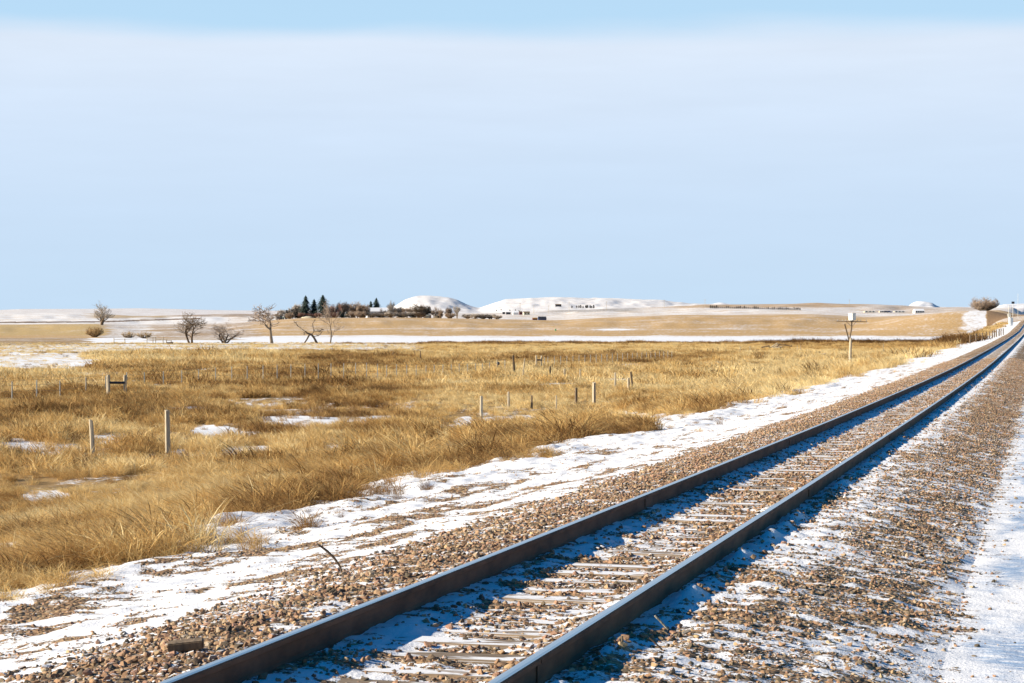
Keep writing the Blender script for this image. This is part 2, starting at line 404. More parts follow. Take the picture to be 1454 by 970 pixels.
# ------------------------------------------------------------------ ground sheet
def ground():
    # polar sheet, finest where the picture looks
    cols = np.arange(-240, 1640, 1.7); az_in = np.arctan((cols - 727) / F)
    az_out = np.linspace(az_in[-1] + R(1), 2*math.pi + az_in[0] - R(1), 90)
    az = np.concatenate([az_in, az_out])
    yy = np.concatenate([[4000, 2500], np.arange(1500, 640, -4.0), np.arange(640, 487, -.9)])
    rad = (CZ - FIELD) * F / (yy - HY)
    rad = np.concatenate([rad, np.linspace(605, 880, 24), np.linspace(895, 1300, 60), np.linspace(1310, 2100, 75), np.linspace(2130, 5000, 45), np.geomspace(5100, 26000, 22)])
    A, Rr = np.meshgrid(az, rad)
    X = CX + Rr*(VW[0]*np.cos(A) + VR[0]*np.sin(A)); Y = CY + Rr*(VW[1]*np.cos(A) + VR[1]*np.sin(A))
    Zh = land(X, Y)
    c, Zd = polar(X, Y); yi = ypix(Zh, Zd)
    # lies below the finer sheets next to the track
    under = (X > -9.3) & (X < 6.8) & (Y > 1.0) & (Y < 640)
    Zl = Zh - np.where(under, .25, 0)
    nr, nc = X.shape
    V = np.stack([X, Y, Zl], -1).reshape(-1, 3); V = np.vstack([V, [[CX, CY, float(land(CX, CY)) - .3]]])
    idx = np.arange(nr*nc).reshape(nr, nc); nxt = np.roll(idx, -1, 1)
    q = np.stack([idx[:-1], nxt[:-1], nxt[1:], idx[1:]], -1).reshape(-1, 4)[:, ::-1]
    me = mesh_np('ground', V, q, True)
    # regions
    col = np.zeros(X.shape + (3,)); snow = np.zeros(X.shape)
    cw = c + (fbm(X/28, Y/28, 3, 201) - .5)*np.interp(Zd, [80, 600, 1300, 5000], [130, 70, 36, 20])
    yw = yi + (fbm(X/16, Y/30, 3, 203) - .5)*np.interp(Zd, [60, 200, 600, 1300, 5000], [22, 9, 3.2, 3., 5.])
    def paint(mask, cc=None, s=None):
        mask = np.clip(mask, 0, 1)
        nonlocal col, snow
        if cc is not None: col = col*(1-mask[..., None]) + np.array(cc)*mask[..., None]
        if s is not None: snow = snow*(1-mask) + s*mask
    def box(c0, c1, y0, y1, sc=12, sy=1.):
        return sstep(c0-sc, c0+sc, cw)*(1-sstep(c1-sc, c1+sc, cw))*sstep(y0-sy, y0+sy, yw)*(1-sstep(y1-sy, y1+sy, yw))
    one = np.ones_like(snow)
    litter = (.30, .19, .075)
    paint(one, litter, .42)
    nearf = (Zd < 600).astype(float)
    paint(nearf*box(-400, 640, 489, 500, 20, 1), (.50, .36, .15), .52)
    paint(nearf*box(-400, 150, 501, 524, 20, 2), (.52, .37, .16), .56)
    paint(nearf*box(600, 1500, 487, 500, 20, 1), (.45, .30, .10), .18)
    for (cx, cy, rx, ry, s) in PATCH: paint(nearf*sstep(.3, .6, gauss(cw, yw, cx, cy, rx, ry)), None, min(s, .76))
    sl = ((Zd >= 597) & (Zd < 885)).astype(float)
    paint(sl, (.40, .28, .13), .93)
    paint(sl*box(-400, 130, 474, 490, 15), (.34, .22, .10), .40)
    paint(sl*box(205, 345, 474, 484, 10), (.40, .27, .13), .45)
    l1 = ((Zd >= 878) & (Zd < 1300)).astype(float)
    paint(l1, (.50, .325, .145), .33)
    paint(l1*box(330, 1400, 477, 482, 20, .7), None, .62)
    paint(l1*box(330, 1400, 466, 469, 60, 1.2), None, .42)
    paint(l1*box(-400, 150, 455, 476, 10, 1), (.50, .35, .15), .28)
    paint(l1*box(210, 360, 455, 480, 25, 1), (.38, .26, .15), .42)
    paint(l1*box(150, 215, 455, 490, 8, 1), (.34, .22, .10), .52)
    paint(l1*gauss(c, yi, 872, 468, 22, 1.0), None, 1)
    paint(l1*box(1364, 1399, 440, 468, 4, 2), None, .72)
    paint(l1*box(1300, 1365, 440, 470, 10, 2), None, .38)
    paint(((Zd > 600) & (Zd < 890)).astype(float)*sstep(1375, 1405, cw), (.36, .24, .12), .45)
    paint(((Zd > 860) & (Zd < 1120)).astype(float)*sstep(1369, 1375, c + (cw-c)*.25)*(1-sstep(1397, 1401, c)), (.46, .31, .16), .62)
    paint(((Zd > 890) & (Zd < 1120)).astype(float)*sstep(1399, 1403, c), (.27, .17, .09), .14)
    l2 = ((Zd >= 1300) & (Zd < 2300)).astype(float)
    paint(l2, (.48, .33, .18), .54)
    paint(l2*box(-400, 330, 440, 460, 10, 1), (.46, .32, .18), .60)
    paint(l2*box(130, 240, 440, 452, 15, 1), (.46, .32, .16), .35)
    paint(l2*box(245, 420, 444, 449.5, 15, .8), (.30, .20, .12), .36)
    paint(l2*box(780, 905, 436, 443, 12, 1.2), (.25, .20, .15), .42)
    paint(l2*box(905, 1390, 428, 437, 12, 1.6), (.42, .28, .15), .34)
    paint(l2*box(1225, 1390, 433, 445, 12, 1.6), (.40, .27, .15), .45)
    paint(l2*(np.abs(yi - np.interp(c, [0, 145, 250, 300], [458, 457, 453.3, 452])) < .8)*(c < 285), (.16, .11, .08), .05)
    l3 = (Zd >= 2300).astype(float)
    paint(l3, (.42, .32, .25), .55)
    paint(l3*box(545, 1000, 415, 446, 8, 1), (.56, .43, .31), .60)
    paint(l3*box(1005, 1700, 415, 438, 8, 1), (.55, .42, .31), .68)
    ca = me.color_attributes.new('base', 'FLOAT_COLOR', 'POINT')
    cc = np.concatenate([col.reshape(-1, 3), [[.3, .19, .08]]]); cc = np.hstack([cc, np.ones((len(cc), 1))])
    ca.data.foreach_set('color', cc.astype(np.float32).ravel())
    at = me.attributes.new('snow', 'FLOAT', 'POINT'); at.data.foreach_set('value', np.append(snow.ravel(), .4).astype(np.float32))
    tag(link('ground', me, M['ground']), kind='structure')
# open snow patches in the grass: column, row, half widths, snow amount
PATCH = [(450, 602, 75, 13, 1.0), (330, 620, 40, 10, .95), (60, 640, 70, 9, .95), (180, 628, 40, 6, .9), (30, 632, 40, 6, .8), (55, 702, 38, 9, 1.), (100, 748, 26, 9, .85), (20, 776, 20, 8, .8),
         (700, 612, 60, 7, .75), (845, 588, 20, 7, 1.), (915, 592, 34, 14, .95), (640, 632, 40, 7, .9), (760, 598, 60, 6, .7), (560, 598, 60, 7, .8),
         (1205, 524, 34, 8, 1.), (1255, 518, 28, 4, .9), (380, 640, 36, 7, .8), (300, 645, 30, 6, .7), (880, 520, 40, 3, .8), (150, 715, 30, 6, .7), (690, 600, 14, 8, .9), (790, 612, 22, 8, .9), (960, 620, 30, 7, .7),
         (600, 655, 30, 6, .6), (230, 668, 30, 5, .7), (60, 600, 60, 5, .5), (1080, 545, 40, 4, .5)]
ground()

# ------------------------------------------------------------------ ballast bed, verge and road: fine strips along the track
TIE_POS = []
_s = 5.0
while _s < 560: TIE_POS.append(_s); _s += .497 + random.uniform(-.025, .025)
TIE_POS = np.array(TIE_POS)
def on_tie(u, v):
    i = np.clip(np.searchsorted(TIE_POS, v), 1, len(TIE_POS)-1)
    d = np.minimum(np.abs(v - TIE_POS[i-1]), np.abs(v - TIE_POS[i]))
    return (1 - sstep(.10, .16, d))*(1 - sstep(1.25, 1.33, np.abs(u)))
def gravel(u, v):
    near = 1 - sstep(12, 55, v)
    t = np.interp(u, [-9.5, -6.5, -4.6, -3.5, -3.0, -2.55, -1.5, -1.1, -.6, -.2, .4, .9, 1.35, 1.75, 2.2, 2.5, 2.75, 3.2, 9],
                     [.16, .36, .58, .48, .42, .64, .80, .74, .46, .68, .70, .46, .58, .62, .62, .56, .38, .12, .03])
    tf = np.interp(u, [-9.5, -4, -2.9, -2.5, -1.2, -.8, -.65, -.4, -.15, .3, .7, .85, 1.15, 1.3, 1.5, 1.8, 2.6, 3.0, 4, 9],
                      [.12, .20, .34, .86, .88, .7, .22, .24, .76, .80, .5, .20, .22, .5, .62, .84, .84, .50, .12, .05])
    g = t*near + tf*(1-near)
    streak = (fbm(u/.34, v/1.6, 3, 21) - .5)
    g = g + streak*np.interp(u, [-9, -6.3, -4.5, -3.1, -2.7, 2.2, 2.6], [.3, 1.2, 1.7, 1.4, .4, .35, .3])
    g = g + (fbm(u/.9, v/.9, 2, 31) - .5)*.18 + (fbm(u/.34, v/.10, 2, 33) - .5)*.75 + (fbm(u/.22, v/.45, 2, 35) - .5)*np.where(u < -2.9, .8, 0.)
    return np.clip(g, 0, 1)
def micro(u, v):
    amp = np.interp(u, [-9.5, -6, -3, -2.6, 2.4, 2.8, 3.5], [1.5, 1.5, .8, 1., 1., .6, .4])
    h = (fbm(u/.16, v/.20, 3, 41) - .5)*.055*amp
    drift = (fbm(u/1.1, v/2.2, 3, 51) - .45)*np.interp(u, [-9.5, -7.5, -6, -4, -3], [.34, .36, .26, .09, 0.])
    # snow banked against the outer side of the right rail
    bank = np.exp(-((u - .93)/.085)**2)*np.maximum(0, fbm(u*0+3, v/.34, 3, 61) - .45)*.17
    w = np.exp(-((u - .755)/.05)**2) + np.exp(-((u + .755)/.05)**2)
    return h*(1 - .8*np.clip(w, 0, 1)) + drift + bank - on_tie(u, v)*(.004 + h*.1)*(1 - .7*np.clip(np.exp(-((u + .45)/.2)**2) + np.exp(-((u - 1.0)/.2)**2), 0, 1))
def strip(name, u0, u1, du, mat, kind='structure'):
    vs = [2.0]
    while vs[-1] < 640: vs.append(vs[-1] + max(.035, vs[-1]*.0022))
    vs = np.array(vs); us = np.linspace(u0, u1, int(round((u1-u0)/du)) + 1)
    U, Vv = np.meshgrid(us, vs)
    fade = 1 - sstep(60, 200, Vv)
    Zz = land(U, Vv) + micro(U, Vv)*(.3 + .7*fade)
    nr, nc = U.shape; idx = np.arange(nr*nc).reshape(nr, nc)
    q = np.stack([idx[:-1, :-1], idx[:-1, 1:], idx[1:, 1:], idx[1:, :-1]], -1).reshape(-1, 4)
    me = mesh_np(name, np.stack([U, Vv, Zz], -1).reshape(-1, 3), q, True)
    at = me.attributes.new('gravel', 'FLOAT', 'POINT'); at.data.foreach_set('value', gravel(U, Vv).astype(np.float32).ravel())
    return tag(link(name, me, mat), kind=kind)
strip('ballast_bed', -2.75, 2.7, .035, M['bed'])
strip('snowy_verge', -9.6, -2.75, .06, M['bed'])
strip('service_road', 2.7, 8.0, .08, M['road'])

# ------------------------------------------------------------------ scatter: geometry-node instances, for stuff nobody could count
def scatter(name, pts, rot, scl, tint, idx, variants, label, cat=None):
    me = D.meshes.new(name); me.vertices.add(len(pts)); me.vertices.foreach_set('co', np.asarray(pts, dtype=np.float32).ravel())
    for nm, ty, key, arr in (('rot', 'FLOAT_VECTOR', 'vector', rot), ('scl', 'FLOAT_VECTOR', 'vector', scl), ('tint', 'FLOAT', 'value', tint), ('vid', 'INT', 'value', idx)):
        a = me.attributes.new(nm, ty, 'POINT'); a.data.foreach_set(key, np.asarray(arr, dtype=np.int32 if ty == 'INT' else np.float32).ravel())
    o = link(name, me)
    g = D.node_groups.new(name, 'GeometryNodeTree')
    g.interface.new_socket('Geometry', in_out='INPUT', socket_type='NodeSocketGeometry')
    g.interface.new_socket('Geometry', in_out='OUTPUT', socket_type='NodeSocketGeometry')
    gi = g.nodes.new('NodeGroupInput'); go = g.nodes.new('NodeGroupOutput'); ip = g.nodes.new('GeometryNodeInstanceOnPoints')
    jn = g.nodes.new('GeometryNodeJoinGeometry'); lk = g.links.new
    for vo in reversed(variants):
        oi = g.nodes.new('GeometryNodeObjectInfo'); oi.inputs['Object'].default_value = vo; oi.inputs['As Instance'].default_value = True
        lk(oi.outputs['Geometry'], jn.inputs[0])
    def na(nm, ty):
        x = g.nodes.new('GeometryNodeInputNamedAttribute'); x.data_type = ty; x.inputs['Name'].default_value = nm
        return x.outputs['Attribute']
    lk(gi.outputs[0], ip.inputs['Points']); lk(jn.outputs[0], ip.inputs['Instance'])
    ip.inputs['Pick Instance'].default_value = True
    lk(na('vid', 'INT'), ip.inputs['Instance Index']); lk(na('rot', 'FLOAT_VECTOR'), ip.inputs['Rotation']); lk(na('scl', 'FLOAT_VECTOR'), ip.inputs['Scale'])
    lk(ip.outputs[0], go.inputs[0])
    md = o.modifiers.new('scatter', 'NODES'); md.node_group = g
    return tag(o, label, cat, kind='stuff')

def rock(seed):
    rg = np.random.default_rng(seed); bm = bmesh.new(); bmesh.ops.create_icosphere(bm, subdivisions=2, radius=.5)
    V = np.array([v.co for v in bm.verts])
    for _ in range(12):        # chop flat facets
        d = rg.normal(size=3); d /= np.linalg.norm(d); h = rg.uniform(.20, .36)
        k = V @ d; V = V - np.outer(np.maximum(k - h, 0), d)
    V *= np.array([1, rg.uniform(.65, .95), rg.uniform(.5, .8)])
    for v, p in zip(bm.verts, V): v.co = p
    me = D.meshes.new('rock'); bm.to_mesh(me); bm.free(); me.materials.append(M['stone'])
    return D.objects.new('rock', me)
ROCKS = [rock(100+i) for i in range(7)]
def stones():
    P = []; S = []
    for v0, v1, dens, s0, s1 in ((4, 14, 760, .026, .088), (14, 30, 620, .028, .088), (30, 60, 400, .038, .09), (60, 130, 160, .07, .11)):
        n = int((v1-v0)*11*dens); u = RNG.uniform(-7.5, 3.3, n); v = RNG.uniform(v0, v1, n)
        c, Z = polar(u, v); keep = (c > -120) & (c < 1600) & (Z > 3)
        g = gravel(u, v); z = land(u, v) + micro(u, v)*(.3 + .7*(1 - sstep(60, 200, v)))
        yi = ypix(z, Z); keep &= yi < 1080
        pr = np.clip((g - .12)*1.15, 0, 1)**1.6
        pr = np.where(u < -2.95, pr*.35 + .004, pr); pr = np.where(u > 2.75, pr*.25, pr)
        pr = pr*(1 - .40*on_tie(u, v))
        keep &= RNG.random(n) < pr
        # none under the rails, few on the tie tops
        keep &= (np.abs(np.abs(u) - .755) > .085)
        u, v, z = u[keep], v[keep], z[keep]
        s = s0 + (s1-s0)*RNG.random(len(u))**2.2; s = np.where(u > 1.2, s*.78, s)
        s = np.where(u < -2.95, s*.62, s)
        P.append(np.stack([u, v, z + s*.06], -1)); S.append(s)
    P = np.vstack(P); S = np.concatenate(S); n = len(P)
    rot = np.stack([RNG.normal(0, .35, n), RNG.normal(0, .35, n), RNG.uniform(0, 6.28, n)], -1)
    sc = S[:, None]*np.ones((1, 3))
    tint = RNG.random(n)
    tint = np.where(P[:, 0] < -2.95, .5 + .4*tint, tint)
    print('stones', n)
    scatter('ballast_stones', P, rot, sc, tint, RNG.integers(0, len(ROCKS), n), ROCKS, 'loose brown and tan ballast stones dusted with snow along the track')
stones()

# ------------------------------------------------------------------ grass
LEFT = -VR
def tuft(seed, nb, rad, h, w, segs, head=.3, curl=.5):
    rg = np.random.default_rng(seed); V = []; Fq = []; Bl = []
    for b in range(nb):
        a = rg.uniform(0, 6.283); r = rad*math.sqrt(rg.random()); bx, by = r*math.cos(a), r*math.sin(a)
        hh = h*rg.uniform(.45, 1.05)*(1 - .35*(r/rad)**2); lean = rg.normal(.26, .42)*hh; side = rg.normal(0, .34)*hh
        out = .25*hh*r/rad
        dx = LEFT[0]*lean + VW[0]*side + math.cos(a)*out; dy = LEFT[1]*lean + VW[1]*side + math.sin(a)*out
        fa = rg.uniform(0, 3.14); wx, wy = math.cos(fa)*w*rg.uniform(.6, 1.3), math.sin(fa)*w*rg.uniform(.6, 1.3)
        hd = rg.random() < head; k = len(V); bv = rg.random(); cu = rg.uniform(.2, 1)*curl
        for i in range(segs+1):
            t = i/segs; q = t**1.8
            z = hh*(t - cu*.45*t**3); X = bx + dx*q*(1+cu); Y = by + dy*q*(1+cu)
            ww = (1 - t*.75) if not hd else (.7 if t < .6 else (1.7 if t < .95 else .3))
            V.append((X - wx*ww, Y - wy*ww, z)); V.append((X + wx*ww, Y + wy*ww, z)); Bl += [bv*.85 + .15*t]*2
        for i in range(segs): j = k + 2*i; Fq.append([j, j+1, j+3, j+2])
    me = mesh_np('tuft', V, Fq); at = me.attributes.new('blade', 'FLOAT', 'POINT'); at.data.foreach_set('value', np.array(Bl, dtype=np.float32))
    me.materials.append(M['grass']); return D.objects.new('tuft', me)
def grass():
    TA = [tuft(200+i, 150, .18, .44, .0027, 5, .45, 1.1) for i in range(6)]
    TB = [tuft(300+i, 90, .36, .60, .007, 3) for i in range(5)]
    TC = [tuft(400+i, 80, .9, .62, .022, 2, .35) for i in range(5)]
    def field(c, y, x_, y_, Z_):
        c = c + (fbm(x_/28, y_/28, 3, 201) - .5)*np.interp(Z_, [80, 600], [130, 70]); y = y + (fbm(x_/16, y_/30, 3, 203) - .5)*np.interp(Z_, [60, 200, 600], [22, 9, 3.2])*(y > 489)
        d = np.full_like(c, .93); h = np.full_like(c, 1.0); t = np.full_like(c, .70)
        for (cx, cy, rx, ry, s) in PATCH:
            m = sstep(.30, .62, gauss(c, y, cx, cy, rx, ry)); d *= 1 - (.80*m)*min(1, s + .1); h = h*(1 - .3*m)
        def bx(c0, c1, y0, y1, sc=15, sy=1.5):
            return sstep(c0-sc, c0+sc, c)*(1-sstep(c1-sc, c1+sc, c))*sstep(y0-sy, y0+sy, y)*(1-sstep(y1-sy, y1+sy, y))
        m = bx(-400, 600, 486, 500); h *= 1 - .55*m; d *= 1 - .6*m; t += .22*m
        m = bx(-400, 128, 500, 526, 15, 3); h *= 1 - .55*m; d *= 1 - .8*m; t += .2*m
        m = bx(600, 1480, 489, 502); h *= 1 - .30*m; t += .22*m
        m = bx(128, 420, 500, 518, 10, 2); t += .26*m; h *= 1 + .3*m
        m = bx(-400, 130, 526, 556, 20, 4); t += .20*m
        t -= .20*bx(-400, 600, 556, 625, 60, 12)                           # brown left field
        t -= .22*bx(200, 600, 522, 560, 60, 8)
        t -= .32*bx(400, 600, 503, 521, 30, 3)
        t += .18*bx(600, 1140, 520, 572, 70, 10)
        t += .26*bx(1040, 1500, 500, 556, 50, 5)
        t -= .30*(gauss(c, y, 760, 512, 90, 6) + gauss(c, y, 900, 511, 130, 7) + gauss(c, y, 1000, 580, 110, 16)*.9 + gauss(c, y, 1150, 516, 60, 5)*.6 + gauss(c, y, 700, 545, 120, 10)*.35)
        t -= .34*bx(1085, 1400, 485, 497, 40, 1.2)*(y < 499)
        h *= 1 + .45*bx(1085, 1385, 485, 497, 40, 1)
        t -= .42*bx(470, 1380, 480, 489.2, 20, .4); h *= 1 + .1*bx(470, 1380, 480, 489.2, 20, .4)
        t -= .22*gauss(c, y, 400, 655, 230, 26) + .12*gauss(c, y, 90, 800, 100, 40) + .2*gauss(c, y, 20, 690, 50, 22)
        t -= .16*gauss(c, y, 700, 615, 200, 22)
        t += .10*gauss(c, y, 560, 650, 140, 40) + .06*gauss(c, y, 250, 720, 200, 40)
        return d, h, t
    out = []
    for Z0, Z1, dens, vs, r in ((14, 34, 17, TA, 0), (34, 64, 11, TA, 0), (64, 150, 4.2, TB, 6), (150, 330, .75, TC, 11), (330, 606, .50, TC, 11)):
        hw = (950 + 350*(Z0 < 60))/F; n = int(hw*(Z1**2 - Z0**2)*dens)
        Z = np.sqrt(RNG.uniform(Z0**2, Z1**2, n)); k = RNG.uniform(-hw, hw, n)
        x = CX + Z*(VW[0] + k*VR[0]); y = CY + Z*(VW[1] + k*VR[1]); z = land(x, y); c = 727 + F*k; yi = ypix(z, Z)
        d, h, t = field(c, yi, x, y, Z)
        # edge of the grass along the verge
        ed = -6.55 + .8*np.exp(-((y-15.2)/1.9)**2) - (fbm(y/2.2, y*0 + 1, 3, 71) - .5)*3.4 - (fbm(x/.8, y/.8, 2, 72) - .5)*2.2
        em = sstep(0, 1.1, ed - x); dd = d*em
        nz_ = fbm(x/3.2, y/3.2, 3, 81); nz2 = fbm(x/11, y/11, 2, 91)
        big = fbm(c/42, yi/9, 2, 95)      # clumps
        dd = dd*np.clip(sstep(.30, .46, nz_) + .16, 0, 1)*np.clip(sstep(.28, .42, fbm(x/.9, y/.9, 2, 97)) + .25, 0, 1)
        lonely = (x < -3.8) & (x > ed - 1.2) & (RNG.random(n) < .035*sstep(3.8, 6.5, -x))
        keep = ((RNG.random(n) < dd) | lonely) & (x < -3.8) & (yi < 1500)
        tt = t + (nz2 - .5)*.60 + (nz_ - .5)*.80 + RNG.normal(0, .13, n)
        hh = h*(.50 + 1.15*(fbm(x/1.6, y/1.6, 2, 99) - .18))*(.6 + .4*em)*(1 + .2*(RNG.random(n) < .05))
        c5 = fbm(x/5.5, y/7.5, 2, 107); hh = hh*(.34 + 1.36*c5)*np.interp(Z, [30, 60, 200], [.92, 1.02, 1.12]); tt = tt - .75*(c5 - .5)
        cl = np.exp(-((y-15.5)/2.6)**2)*np.exp(-((x+7)/1.8)**2); hh = hh*(1+.2*cl); tt = tt - .22*cl - .07*(Z < 40)
        hh = np.where(lonely, hh*.5, hh)
        wd_ = RNG.random(n) < .022; tt = np.where(wd_, .06, tt); hh = np.where(wd_, hh*1.2, hh)
        K = keep
        out.append((np.stack([x, y, z - .03], -1)[K], np.stack([RNG.normal(0, .13, n), RNG.normal(0, .13, n), RNG.normal(0, .95, n)], -1)[K],
                    (hh[:, None]*RNG.uniform(.8, 1.25, n)[:, None]*np.array([[1, 1, 1]]))[K], np.clip(tt, .02, .98)[K], (RNG.integers(0, len(vs), n) + r)[K]))
    P, Ro, S, T, I = [np.concatenate([q[i] for q in out]) for i in range(5)]
    print('tufts', len(P))
    scatter('prairie_grass', P, Ro, S, T, I, TA + TB + TC, 'tall dry golden and brown prairie grass bent by wind')
grass()

# ------------------------------------------------------------------ rails
def rails():
    hwid, H = .0365, .180
    prof = [(-.070, -H), (-.070, -H+.010), (-.016, -H+.026), (-.0085, -H+.045), (-.0085, -.048), (-.034, -.036), (-hwid, -.012), (-.030, -.003), (-.012, 0), (.012, 0), (.030, -.003), (hwid, -.012), (.034, -.036), (.0085, -.048), (.0085, -H+.045), (.016, -H+.026), (.070, -H+.010), (.070, -H)]
    vs = [2.5]
    while vs[-1] < 640: vs.append(vs[-1] + max(.4, vs[-1]*.02))
    for u0, lab in ((-.755, 'left rail of the track, dark rusty side and bright sky blue polished head'), (.755, 'right rail of the track, nearest the icy road, snow lumps banked against it')):
        V = []; Fq = []; mi = []; npf = len(prof)
        for v in vs:
            z = float(zt(v))
            for a, b in prof: V.append((u0 + a, v, z + b))
        for i in range(len(vs)-1):
            for j in range(npf):
                a = i*npf + j; b = i*npf + (j+1) % npf
                Fq.append([a, a+npf, b+npf, b]); mi.append(1 if 7 <= j <= 9 else 0)
        Fq = Fq + [list(range(npf))[::-1], [len(V)-npf+k for k in range(npf)]]; mi += [0, 0]
        me = D.meshes.new('steel_rail'); me.from_pydata(V, [], Fq); me.update()
        o = link('steel_rail', me, [M['rust'], M['railtop']]); me.polygons.foreach_set('material_index', mi); me.update()
        bm = bmesh.new(); bm.from_mesh(me); bmesh.ops.recalc_face_normals(bm, faces=bm.faces); bm.to_mesh(me); bm.free()
        tag(o, lab, 'rail', 'rails of the railway track')
        # weld collars, one per rail length
        for k in range(7):
            v = (7.6 if u0 < 0 else 9.4) + k*11.9; z = float(zt(v)); mb = MB()
            for sx in (-1, 1):
                mb.box((u0 + sx*.0125, v, z - .092), (.010, .035, .086)); mb.box((u0 + sx*.0375, v, z - .024), (.0035, .03, .020))
            mb.build('weld_collar', M['rust'], o)
rails()
def ties():
    mb = MB(); bm = bmesh.new(); bmesh.ops.create_cube(bm, size=1)
    for v in bm.verts: v.co = Vector((v.co.x*2.59, v.co.y*.225, v.co.z*.18))
    bmesh.ops.bevel(bm, geom=bm.edges[:], offset=.012, segments=2, affect='EDGES')
    me = D.meshes.new('wooden_tie'); bm.to_mesh(me); bm.free(); me.materials.append(M['tie'])
    pl = MB(); pl.box((0, 0, 0), (.36, .19, .012)); pm = None
    N_IND = 290; rest = MB()
    for k, s in enumerate(TIE_POS.tolist()):
        z = float(zt(s)) - .188 - .09 + random.uniform(-.014, .010)
        rz = random.gauss(0, .012); x = random.gauss(0, .02)
        slope = math.atan(float(zt(s+.5) - zt(s-.5)))
        if k < N_IND:
            o = D.objects.new('wooden_tie', me); COL.objects.link(o)
            o.location = (x, s, z); o.rotation_euler = (slope, random.gauss(0, .004), rz)
            tag(o, 'weathered grey wooden railway tie half buried in snow and ballast under the rails', 'railway tie', 'wooden ties under the rails')
            if k < 60:
                for sx in (-.755, .755):
                    p = D.objects.new('tie_plate', pm or pl.build('tie_plate', M['rust']).data)
                    if pm is None: pm = p.data; D.objects.remove([q for q in COL.objects if q.name == 'tie_plate'][0])
                    COL.objects.link(p); p.parent = o; p.location = (sx - x, 0, .093)
        else: rest.box((x, s, z), (2.59, .225, .18), Matrix.Rotation(slope, 3, 'X'))
    tag(rest.build('far_ties', M['tie']), 'distant wooden ties of the track', kind='stuff')
ties()
# ------------------------------------------------------------------ trees and shrubs
def limb_tree(seed, stems=1, depth=4, kids=3, spread=.55, up=.35, upright=.0, twist=.18, rmin=.009, tilt=.28, ln0=1.0):
    rg = random.Random(seed); tk = MB(); cw = MB()
    def grow(p, d, ln, r, k):
        pts = [p]; rad = [r]; q = p; dd = d
        for i in range(3):
            dd = (dd + Vector((rg.gauss(0, twist), rg.gauss(0, twist), rg.gauss(.03, twist*.6)))).normalized()
            q = q + dd*(ln/3); pts.append(q); rad.append(r*(1 - .14*(i+1)))
        (tk if k <= 1 else cw).tube(pts, [max(q_, rmin) for q_ in rad], 5 if k <= 1 else 3, k <= 1)
        if k >= depth: return
        for j in range(kids + (1 if rg.random() < .5 else 0)):
            t = rg.choice((1, 2, 3)) if j else 3
            nd = (dd*(1 - spread*.5) + Vector((rg.gauss(0, spread), rg.gauss(0, spread), rg.uniform(-.15, .5)*up + upright))).normalized()
            grow(pts[t], nd, ln*rg.uniform(.55, .82), rad[t]*rg.uniform(.5, .68), k+1)
    for s in range(stems):
        a = rg.uniform(0, 6.28); o = .12*(stems > 1)
        grow(Vector((math.cos(a)*o, math.sin(a)*o, 0)), Vector((math.cos(a)*tilt*rg.random()**.6*1.4*(stems > 1), math.sin(a)*tilt*rg.random()**.6*1.4*(stems > 1), 1)).normalized(), ln0*rg.uniform(.6, 1.1), .07 if stems > 1 else .055, 0)
    return tk, cw
def fit(mbs, w, h, q_=.9):
    vs = [v for m in mbs for v in m.v]; top = max(v[2] for v in vs)
    xs = sorted(math.hypot(v[0], v[1]) for v in vs); rr = xs[int(len(xs)*q_)]
    sx = (w/2)/rr; sz = h/top
    up = [v for v in vs if v[2] > top*.35] or vs; mx_ = sum(v[0] for v in up)/len(up); my_ = sum(v[1] for v in up)/len(up)
    for m in mbs:
        out = []
        for v in m.v:
            t = max(0, min(1, v[2]/top)); a, b = (v[0] - mx_*t)*sx, (v[1] - my_*t)*sx; r = math.hypot(a, b)
            en = w/2*(.30 + .80*math.sin(math.pi*min(1, .12 + .78*t)))
            if r > en: q = (en + (r-en)*.15)/r; a *= q; b *= q
            out.append((a, b, max(v[2], -.05)*sz))
        m.v = out
def bare_tree(name, pos, w, h, seed, label, cat='tree', group=None, bark='bark', twig='twig', **k):
    tk, cw = limb_tree(seed, **k); fit((tk, cw), w, h)
    t = empty(name, pos - Vector((0, 0, .1))); tag(t, label, cat, group)
    tk.build('trunk', M[bark], t); cw.build('crown', M[twig], t); return t
def px_m(Z, n): return n*Z/F
def tree_px(name, px, base, top, wpx, seed, label, Z=None, **k):
    if Z is None: pos, Z = place(px, base)
    else: pos = atZ(px, Z)
    topz = CZ + (HY - top)*Z/F
    gr = 1.15 if name == 'bare_tree' else 1.0
    return bare_tree(name, pos, px_m(Z, wpx)*gr, (topz - pos.z)*gr, seed, label, **k)
tree_px('bare_tree', 271, 487.5, 447, 40, 11, 'dark bare tree with two stems, leftmost of the row beyond the grass', bark='barkdark', twig='bark', stems=2, depth=4, kids=4, rmin=.006, group='bare trees in the row beyond the grass', spread=.7)
tree_px('bare_tree', 319, 487.5, 455, 44, 12, 'low wide bare tree with tangled drooping twigs, second from left in the row', bark='barkdark', twig='twig', stems=5, depth=4, kids=3, rmin=.006, tilt=.8, group='bare trees in the row beyond the grass', spread=.8, up=.1)
t = tree_px('bare_tree', 386, 487.5, 437, 56, 23, 'bare tree with a crown leaning to the left and pale thin upper twigs', bark='bark', twig='twig', stems=1, depth=4, kids=4, rmin=.006, group='bare trees in the row beyond the grass', spread=.8)
t.rotation_euler = (R(-4), R(-12), 0)
tree_px('bare_tree', 469, 487.5, 432, 44, 37, 'tall slender bare tree, rightmost of the row beyond the grass', bark='bark', twig='twig', stems=1, depth=4, kids=4, rmin=.006, group='bare trees in the row beyond the grass', spread=.5, upright=.15)
